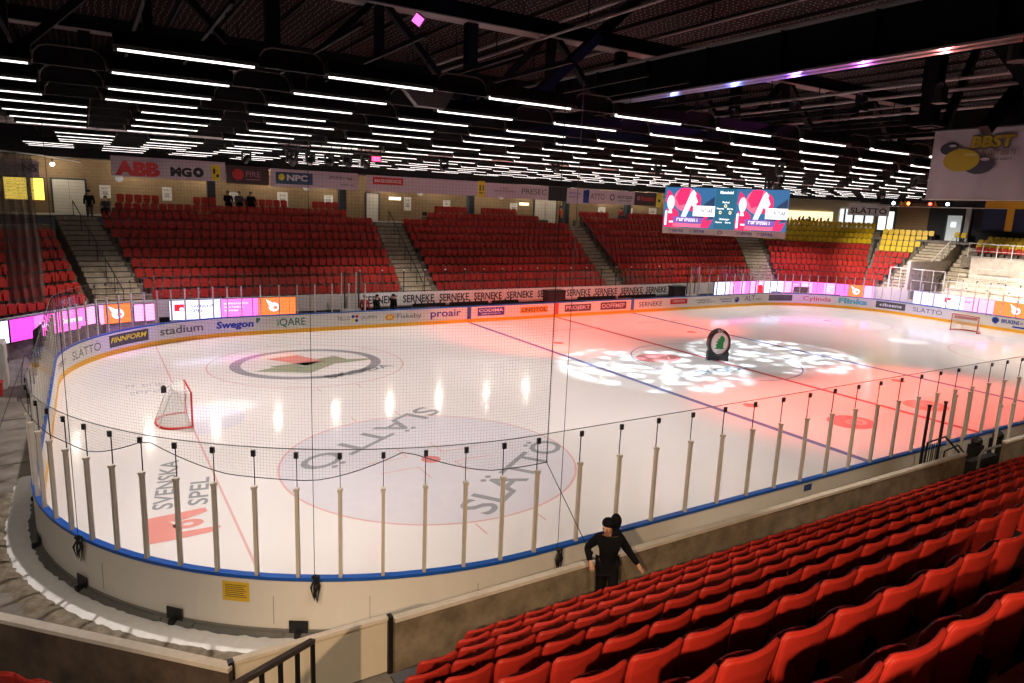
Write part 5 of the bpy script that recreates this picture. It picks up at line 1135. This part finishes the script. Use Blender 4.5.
def person(loc, rz, label, J, jacket, trousers, hair, hands=True, group=None):
    """J: joint positions in metres, x right, y forward, z up"""
    r = empty('person', loc, rz); tag(r, label, 'person', group)
    L = lambda a, b, t: tuple(V(J[a]).lerp(V(J[b]), t))
    jj = {k: (J[k], q) for k, q in (('hip', .13), ('waist', .125), ('chest', .15), ('neck0', .075), ('neck', .055), ('head0', .075), ('head1', .098), ('head2', .088), ('top', .05), ('shL', .072), ('elL', .048), ('wrL', .034), ('shR', .072), ('elR', .048), ('wrR', .034), ('hipL', .10), ('knL', .07), ('anL', .048), ('toL', .04), ('hipR', .10), ('knR', .07), ('anR', .048), ('toR', .04))}
    E = [('hip', 'waist'), ('waist', 'chest'), ('chest', 'neck0'), ('neck0', 'neck'), ('neck', 'head0'), ('head0', 'head1'), ('head1', 'head2'), ('head2', 'top')]
    for s in 'LR': E += [('chest', 'sh' + s), ('sh' + s, 'el' + s), ('el' + s, 'wr' + s), ('hip', 'hip' + s), ('hip' + s, 'kn' + s), ('kn' + s, 'an' + s), ('an' + s, 'to' + s)]
    # face: nose
    hd = V(J['face']).normalized(); h1 = V(J['head1'])
    jj['nose0'] = (tuple(h1 + hd * .085 + V((0, 0, -.012))), .022); jj['nose'] = (tuple(h1 + hd * .118 + V((0, 0, -.022))), .012); E += [('head1', 'nose0'), ('nose0', 'nose')]
    if hands:
        for s in 'LR':
            w = V(J['wr' + s]); d = (w - V(J['el' + s])).normalized(); side = d.cross(V((0, 0, 1))); side = side.normalized() if side.length > .1 else V((1, 0, 0)); dn = d.cross(side)
            pm = w + d * .055; jj['palm' + s] = (tuple(pm), .034); E.append(('wr' + s, 'palm' + s))
            for i, ln in enumerate((.068, .078, .072, .055)):
                b = pm + d * .03 + side * (.026 * (i - 1.5) * .9); k1 = b + d * ln * .5 + dn * .006; k2 = b + d * ln * .8 + dn * .03
                for nm, q, rad in (('a', b, .0105), ('b', k1, .0095), ('c', k2, .008)): jj['f%s%d%s' % (s, i, nm)] = (tuple(q), rad)
                E += [('palm' + s, 'f%s%da' % (s, i)), ('f%s%da' % (s, i), 'f%s%db' % (s, i)), ('f%s%db' % (s, i), 'f%s%dc' % (s, i))]
            sg = -1 if s == 'L' else 1
            t1 = w + d * .03 + side * (-sg * .04); t2 = t1 + d * .035 + side * (-sg * .02); jj['t%s1' % s] = (tuple(t1), .012); jj['t%s2' % s] = (tuple(t2), .010); E += [('palm' + s, 't%s1' % s), ('t%s1' % s, 't%s2' % s)]
    skin('body', (jj, E, 'hip'), SKIN, r)
    k = 1.0
    up = {'hem': (tuple(V(J['hip']) - V((0, 0, .12))), .16), 'hip': (J['hip'], .165), 'waist': (J['waist'], .165), 'chest': (J['chest'], .19), 'neck0': (L('chest', 'neck0', .8), .10)}; UE = [('hem', 'hip'), ('hip', 'waist'), ('waist', 'chest'), ('chest', 'neck0')]
    for s in 'LR':
        up['sh' + s] = (J['sh' + s], .098); up['el' + s] = (J['el' + s], .07); up['wr' + s] = (L('el' + s, 'wr' + s, .95), .052); UE += [('chest', 'sh' + s), ('sh' + s, 'el' + s), ('el' + s, 'wr' + s)]
    skin('jacket', (up, UE, 'hip'), jacket, r)
    lo = {'hip': (J['hip'], .15)}; LE = []
    for s in 'LR':
        lo['hip' + s] = (J['hip' + s], .118); lo['kn' + s] = (J['kn' + s], .085); lo['an' + s] = (L('kn' + s, 'an' + s, .93), .07); LE += [('hip', 'hip' + s), ('hip' + s, 'kn' + s), ('kn' + s, 'an' + s)]
    skin('trousers', (lo, LE, 'hip'), trousers, r)
    for s in 'LR':
        skin('shoe', ({'a': (J['an' + s], .058), 'h': (tuple(V(J['an' + s]) + V((0, -.03, -.04))), .05), 't': (J['to' + s], .05)}, [('a', 'h'), ('h', 't')], 'h'), BLACK, r, 1)
    m = MB(); c = V(J['head2']); m.sphere(c + V((0, 0, .015)) - hd * .012, .112, hair, 14, 9, (1, 1.02, .85)); o = m.build('hat', r, True)
    m = MB()
    sd_ = hd.cross(V((0, 0, 1)))
    for s in (-1, 1): m.sphere(h1 + hd * .092 + sd_ * s * .034 + V((0, 0, .016)), .012, BLACK, 8, 6)
    m.sphere(h1 + hd * .088 + V((0, 0, -.062)), .022, mat('lip', (.35, .12, .10), .5), 8, 5, (1, 1, .35)); m.build('face', r, True)
    return r
STAND = dict(hip=(0, 0, .95), waist=(0, .0, 1.12), chest=(0, 0, 1.34), neck0=(0, .0, 1.47), neck=(0, .01, 1.52), head0=(0, .025, 1.575), head1=(0, .03, 1.63), head2=(0, .02, 1.69), top=(0, .01, 1.735), shL=(-.19, 0, 1.42), elL=(-.25, -.03, 1.14), wrL=(-.26, .05, .90), shR=(.19, 0, 1.42), elR=(.25, -.03, 1.14), wrR=(.26, .05, .90), hipL=(-.10, 0, .90), knL=(-.11, .03, .50), anL=(-.11, 0, .09), toL=(-.12, .15, .04), hipR=(.10, 0, .90), knR=(.11, .03, .50), anR=(.11, 0, .09), toR=(.12, .15, .04), face=(0, 1, 0))
def pose(**k): d = dict(STAND); d.update(k); return d
# the walker by the concrete wall: heading left, right arm swung back, head turned back to the left
w = person((-21.40, -17.16, TZ(0)), math.radians(146), 'person in black jacket walking between the concrete wall and the first red seats', pose(
    waist=(0, .02, 1.12), chest=(.0, .04, 1.35), neck0=(.01, .06, 1.48), neck=(.02, .08, 1.53), head0=(.04, .10, 1.585), head1=(.05, .11, 1.64), head2=(.045, .10, 1.70), top=(.04, .09, 1.745),
    shL=(-.19, .02, 1.42), elL=(-.34, -.02, 1.18), wrL=(-.52, .08, .97), shR=(.19, .05, 1.42), elR=(.36, -.02, 1.20), wrR=(.30, .16, 1.02),
    knL=(-.10, .20, .53), anL=(-.10, .16, .12), toL=(-.11, .31, .06), knR=(.10, .04, .50), anR=(.10, -.20, .12), toR=(.11, -.07, .05), face=(.55, .8, -.1)), CLK, CLK, CLK)
m = MB(); m.sphere((-.10, -.04, 1.69), .115, CLK, 12, 9, (.85, .8, 1.25)); m.sphere((-.05, .0, 1.52), .13, CLK, 12, 8, (1.2, 1, .6)); m.build('hood', w, True)
SIT = pose(hip=(0, 0, .50), waist=(0, .02, .68), chest=(0, .05, .90), neck0=(0, .07, 1.03), neck=(0, .09, 1.08), head0=(0, .11, 1.13), head1=(0, .12, 1.19), head2=(0, .11, 1.25), top=(0, .10, 1.29), shL=(-.19, .05, .98), elL=(-.26, .12, .74), wrL=(-.16, .34, .62), shR=(.19, .05, .98), elR=(.26, .12, .74), wrR=(.16, .34, .62), hipL=(-.10, .05, .50), knL=(-.13, .44, .52), anL=(-.13, .42, .10), toL=(-.13, .56, .04), hipR=(.10, .05, .50), knR=(.13, .44, .52), anR=(.13, .42, .10), toR=(.13, .56, .04))
person((-28.4, 24.4, TZ(9) + .3), PI, 'person in dark jacket at the top of the left stairs beside the white door', STAND, CLK, CLG, CLK, False)
person((-27.5, 25.2, TZ(9) + .42), PI * .9, 'person in grey jacket seated beside the dark person at the left stairs', SIT, CLG, CLK, CLG, False)
person((7.35, 25.6, CZ), PI * 1.1, 'person in orange vest standing by a poster at the third stairs', STAND, CLO, CLG, CLK, False)
person((14.7, 26.2, TZ(11)), PI, 'person in red jacket among the top seats left of the scoreboard', SIT, CLR, CLG, CLK, False)
for i, (x, c) in enumerate(((-20.2, CLK), (-19.5, CLG), (-18.7, CLK))): person((x, 26.15, TZ(11)), PI, '%s person seated in the top row under the maroon banner, %s of three' % (('dark', 'grey', 'dark')[i], nth(i + 1)), SIT, c, CLK, CLG, False)
for i, (x, c) in enumerate(((-14.1, CLR), (-13.3, CLK), (-12.2, CLK))): person((x, 15.8, .2), (PI * .9, PI * 1.2, PI * .6)[i], 'person in %s jacket standing behind the far boards, %s of three' % (('maroon', 'black', 'black')[i], nth(i + 1)), STAND, c, CLK, CLK if i else CLG, False)
for i, u in enumerate((8.4, 9.0)): q = P0 + t4 * u + n4 * 11; person((q.x, q.y, CZ), PI * .8, 'dark figure standing before the lit kiosk, %s one' % ('left', 'right')[i], STAND, CLK, CLK, CLK, False)

# ------------------------------------------------------------------ lighting rig and lights
def light(kind, name, loc, energy, col, **k):
    d = bpy.data.lights.new(name, kind); d.energy = energy; d.color = col
    tgt = k.pop('target', None)
    for a, b in k.items(): setattr(d, a, b)
    o = bpy.data.objects.new(name, d); COL.objects.link(o); o.location = loc
    if tgt: o.rotation_euler = (V(tgt) - V(loc)).to_track_quat('-Z', 'Y').to_euler()
    return o
def moving_head(loc, tgt, label, grp):
    r = empty('hanging_moving_lamp', loc); tag(r, label, 'stage lamp', grp); d = (V(tgt) - V(loc)).normalized()
    g = -1 if d.z > 0 else 1                      # lamps shining upwards stand on their yoke
    m = MB(); m.box((0, 0, .32 * g), (.34, .3, .12), BLACK); m.box((-.17, 0, .12 * g), (.05, .16, .38), BLACK); m.box((.17, 0, .12 * g), (.05, .16, .38), BLACK)
    if g > 0: m.tube([(0, 0, .35), (0, 0, max(.5, 10.9 - loc[2]))], .012, TR, 4)
    m.build('yoke', r)
    m = MB(); m.tube([tuple(-d * .2), tuple(-d * .05), tuple(d * .16)], .13, BLACK, 10, rs=[.09, .14, .12]); m.build('lamp_body', r)
    m = MB(); m.tube([tuple(d * .161), tuple(d * .17)], .09, mat('lens', (.3, .3, .35), .1), 10); m.build('lens', r)
    return V(loc) + d * .2
r = empty('lighting_truss', (-19.6, 4.6, 9.75)); tag(r, 'lighting truss hung with black lamps below the strip lights, left of centre', 'lighting truss')
m = MB()
for y in (-.2, .2):
    for z in (0, .35): m.tube([(-2.2, y, z), (2.2, y, z)], .03, DARK, 6)
for i in range(11): m.tube([(-2.2 + .44 * i, -.2, 0), (-1.98 + .44 * i, .2, .35)], .015, DARK, 5); m.tube([(-2.2 + .44 * i, .2, 0), (-1.98 + .44 * i, -.2, .35)], .015, DARK, 5)
m.build('truss_frame', r)
for i, x in enumerate((-21.2, -20.4, -19.6, -18.8, -18.0)):
    q = moving_head((x, 4.6, 9.3), ((-6, -3, 0), (-25, 1, 0), (-2, -9, 0), (8, 6, 0), (-10, 8, 0))[i], 'black moving lamp on the lighting truss, %s from the left' % nth(i + 1), 'lamps on the lighting truss')
m = MB(); m.box((0, 0, 0), (.5, .12, .3), BLACK); m.box((0, -.07, 0), (.4, .01, .2), mat('red_glow', (.6, .02, .05), .4, emit=9, ecol=(1, .03, .08))); o = m.build('hanging_panel_lamp', loc=(-17.3, 5.2, 9.6)); tag(o, 'small red glowing lamp right of the lighting truss', 'stage lamp')
m = MB(); m.box((0, 0, 0), (.28, .1, .28), BLACK); m.box((0, -.06, -.03), (.24, .02, .24), mat('pink_glow', (.6, .05, .4), .4, emit=2.5, ecol=(1, .12, .6))); o = m.build('hanging_panel_lamp', loc=(-20.6, -7.0, 12.6)); o.rotation_euler = (0, .6, -.4); tag(o, 'small pink glowing square under the roof at upper centre', 'stage lamp')
for i, x in enumerate((-4.6, 4.6)):
    q = moving_head((x, .6, 9.75), (x, 0, 0), 'pattern projector above centre ice, %s of the scoreboard' % ('left', 'right')[i], 'pattern projectors')
    o = light('SPOT', 'gobo_spot', q, 12500, (.80, .92, 1.0), target=(x, 0, 0), spot_size=math.radians(57), spot_blend=.25, shadow_soft_size=.02)
    d = o.data; d.use_nodes = True; nt = d.node_tree; n_ = nt.nodes; l_ = nt.links; e = n_['Emission']
    tc = n_.new('ShaderNodeTexCoord'); sp = n_.new('ShaderNodeSeparateXYZ'); l_.new(tc.outputs['Normal'], sp.inputs[0]); cb = n_.new('ShaderNodeCombineXYZ')
    for ax in (0, 1):
        dv_ = n_.new('ShaderNodeMath'); dv_.operation = 'DIVIDE'; l_.new(sp.outputs[ax], dv_.inputs[0]); l_.new(sp.outputs[2], dv_.inputs[1]); l_.new(dv_.outputs[0], cb.inputs[ax])
    vo = n_.new('ShaderNodeTexVoronoi'); vo.inputs['Scale'].default_value = 11; l_.new(cb.outputs[0], vo.inputs['Vector'])
    mr = n_.new('ShaderNodeMapRange'); mr.inputs[1].default_value = .62; mr.inputs[2].default_value = .25; mr.inputs[3].default_value = .10; mr.inputs[4].default_value = 1.0; l_.new(vo.outputs['Distance'], mr.inputs[0]); l_.new(mr.outputs[0], e.inputs['Strength'])
RED = (1.0, .13, .09)
for i, (p, tg, en, sz) in enumerate((((-9, 3, 9.6), (-4.5, 9.5, 0), 13000, 75), ((-4, -6, 9.6), (-3, -8.5, 0), 9500, 74), ((6, -6, 9.6), (5, -9.0, 0), 11500, 78), ((8, 4, 9.6), (6, 10, 0), 9000, 70))):
    q = moving_head(p, tg, 'red wash lamp hanging below the strip lights over the ice, %s of four' % nth(i + 1), 'red wash lamps')
    light('SPOT', 'red_wash', q, en, RED, target=tg, spot_size=math.radians(sz), spot_blend=.9, shadow_soft_size=.15)
for p, tg, en, sz in (((-14, 5, 9.4), (-25.0, 1.0, 0), 5000, 9), ((10, 5, 9.4), (17.5, -.6, 0), 7000, 9)):
    q = moving_head(p, tg, 'white beam lamp aimed at the ice before the %s goal' % ('left' if p[0] < 0 else 'right'), 'white beam lamps'); light('SPOT', 'white_beam', q, en, (.9, .95, 1), target=tg, spot_size=math.radians(sz), spot_blend=.4, shadow_soft_size=.03)
for i, (p, tg, en, sz, c) in enumerate((((14, 6, 9.5), (28.5, 16.2, 1.2), 5500, 30, (.85, .08, 1)), ((20, 4, 9.5), (33.0, 11, 1.8), 6000, 30, (.6, .2, 1)), ((21, -2, 9.5), (32.5, 6.5, .8), 5000, 30, (.45, .35, 1)), ((-20.5, 7, 9.3), (-23.5, 17.0, .6), 1800, 34, (.6, .15, 1)), ((-22.5, 7, 9.3), (-29.3, 14.6, .4), 4200, 34, (.45, .18, 1)))):  # added violet lamps, standing in for the screens' glow in the glass
    q = moving_head(p, tg, 'added violet lamp tinting the lowest far seats and front walls, %s of five' % nth(i + 1), 'added violet lamps'); light('SPOT', 'violet_fill', q, en, c, target=tg, spot_size=math.radians(sz), spot_blend=.9, shadow_soft_size=.1)
# coloured uplight on the girder
for i, (y, c, en, nm) in enumerate(((-4.5, (.3, .35, 1), 175, 'blue'), (-7.5, (.25, .3, 1), 385, 'blue'), (-10.0, (.35, .15, 1), 454, 'violet'), (-12.3, (.8, .15, .9), 420, 'pink'), (-14.6, (1, .3, .3), 315, 'rose'), (-16.8, (1, .10, .06), 454, 'red'))):
    p = (-8.6, y, 11.34); tg = (-10, y - .2, 12); q = moving_head(p, tg, 'small uplight lamp under the upper right girder, %s from the left' % nth(i + 1), 'uplight lamps'); light('SPOT', 'uplight', q, en * .8, c, target=tg, spot_size=math.radians(120), spot_blend=.9, shadow_soft_size=.05)
# warm lamps of the near concourse, behind the photographer
for i, (x, en) in enumerate(((-34, 6800), (-29, 1100), (-21, 500), (-12, 350), (-1, 300), (12, 250))):
    r = empty('hanging_concourse_lamp', (x, -29.2, 10.2)); tag(r, 'warm lamp of the near concourse behind the seats', 'ceiling lamp', 'lamps of the near concourse'); m = MB(); m.tube([(0, 0, .12), (0, 0, .3)], .18, HOUS, 10); m.build('lamp_body', r)
    light('SPOT', 'concourse_spot', (x, -29.2, 10.25), en, (1, .66, .38), target=(x + (10 if i == 0 else 4), -22.5, 3.5), spot_size=math.radians(62 if i == 0 else 60), spot_blend=.5, shadow_soft_size=.10)
for i, (p, tg, en) in enumerate((((-33.5, -20.5, 10.4), (-29.5, -10.5, 0), 2500), ((-24.0, -21.0, 10.4), (-22, -14.5, .4), 1700), ((-33.8, 2, 10.2), (-31, 1, 0), 900), ((-15, -19.3, 10.4), (-14, -15.2, .7), 1900), ((-6, -19.3, 10.4), (-5, -15.2, .7), 1700))):  # fill lamps added over the walkway to brighten boards and snow
    r = empty('hanging_walkway_fill', p); tag(r, 'added fill lamp over the walkway outside the boards, %s of five' % nth(i + 1), 'ceiling lamp', 'added walkway fill lamps'); m = MB(); m.tube([(0, 0, .1), (0, 0, .35)], .2, HOUS, 10); m.tube([(0, 0, .3), (0, 0, 5.4)], .012, TR, 5); m.build('lamp_body', r)
    light('SPOT', 'walkway_fill_spot', (p[0], p[1], p[2] + .05), en, (1, .84, .68), target=tg, spot_size=math.radians(68 if i < 3 else 48), spot_blend=.6, shadow_soft_size=.2)
# fill floodlights added between the strip lights to brighten the ice
k = 0
for x in (-25.6, -11.8, 2.2, 16.2, 27.5):
    for y in (-9.0, 2.6, 14.6):
        k += 1; r = empty('hanging_fill_light', (x, y, 10.45)); tag(r, 'added fill floodlight above the ice, %s from the left in the %s row across' % (nth(k // 3 + (1 if k % 3 else 0)), nth((k - 1) % 3 + 1)), 'floodlight', 'added fill lights above the ice')
        m = MB(); m.tube([(0, 0, -.1), (0, 0, .05), (0, 0, .35)], .2, BLACK, 12, rs=[.26, .22, .12]); m.tube([(0, 0, .35), (0, 0, .9)], .015, TR, 5); m.build('lamp_body', r)
        m = MB(); m.disc(lambda u, v, w=0.0: V((u, v, w)), 0, 0, .2, .2, mat('lens', (.3, .3, .35), .1), -.08, 16); m.build('lens', r)
        light('SPOT', 'ice_fill_spot', (x, y, 10.3), {-25.6: 4400, -11.8: 4100, 2.2: 1500, 16.2: 3500, 27.5: 5000}[x], (1, .88, .83), target=(x, y * .92, 0), spot_size=math.radians(118), spot_blend=.7, shadow_soft_size=.20)
# white fill lights added to brighten the standing terrace at the right end
for i, (y, tg) in enumerate(((2.5, (35.5, 1.0, 2.4)), (-3, (35.5, -4, 2.4)), (9.0, (36, 11, 3.4)))):
    q = moving_head((28.5, y, 9.8), tg, 'added fill light over the right goal for the pale terrace, %s from the left' % nth((2, 3, 1)[i]), 'added terrace fill lights'); light('SPOT', 'terrace_fill_spot', q, (9000, 9000, 7000)[i], (1, .88, .78), target=tg, spot_size=math.radians(75), spot_blend=.6, shadow_soft_size=.15)

# ------------------------------------------------------------------ world and view
w_ = bpy.data.worlds.new('hall_air'); S.world = w_; w_.use_nodes = True
w_.node_tree.nodes['Background'].inputs['Color'].default_value = (.10, .085, .09, 1); w_.node_tree.nodes['Background'].inputs['Strength'].default_value = .12
S.view_settings.view_transform = 'Standard'; S.view_settings.look = 'None'; S.view_settings.gamma = 1.0; S.view_settings.use_curve_mapping = False
S.view_settings.exposure = 0.0
S.cycles.use_denoising = True; S.cycles.transparent_max_bounces = 40; S.cycles.max_bounces = 6; S.cycles.diffuse_bounces = 3; S.cycles.glossy_bounces = 3; S.cycles.sample_clamp_indirect = 6; S.cycles.use_light_tree = True
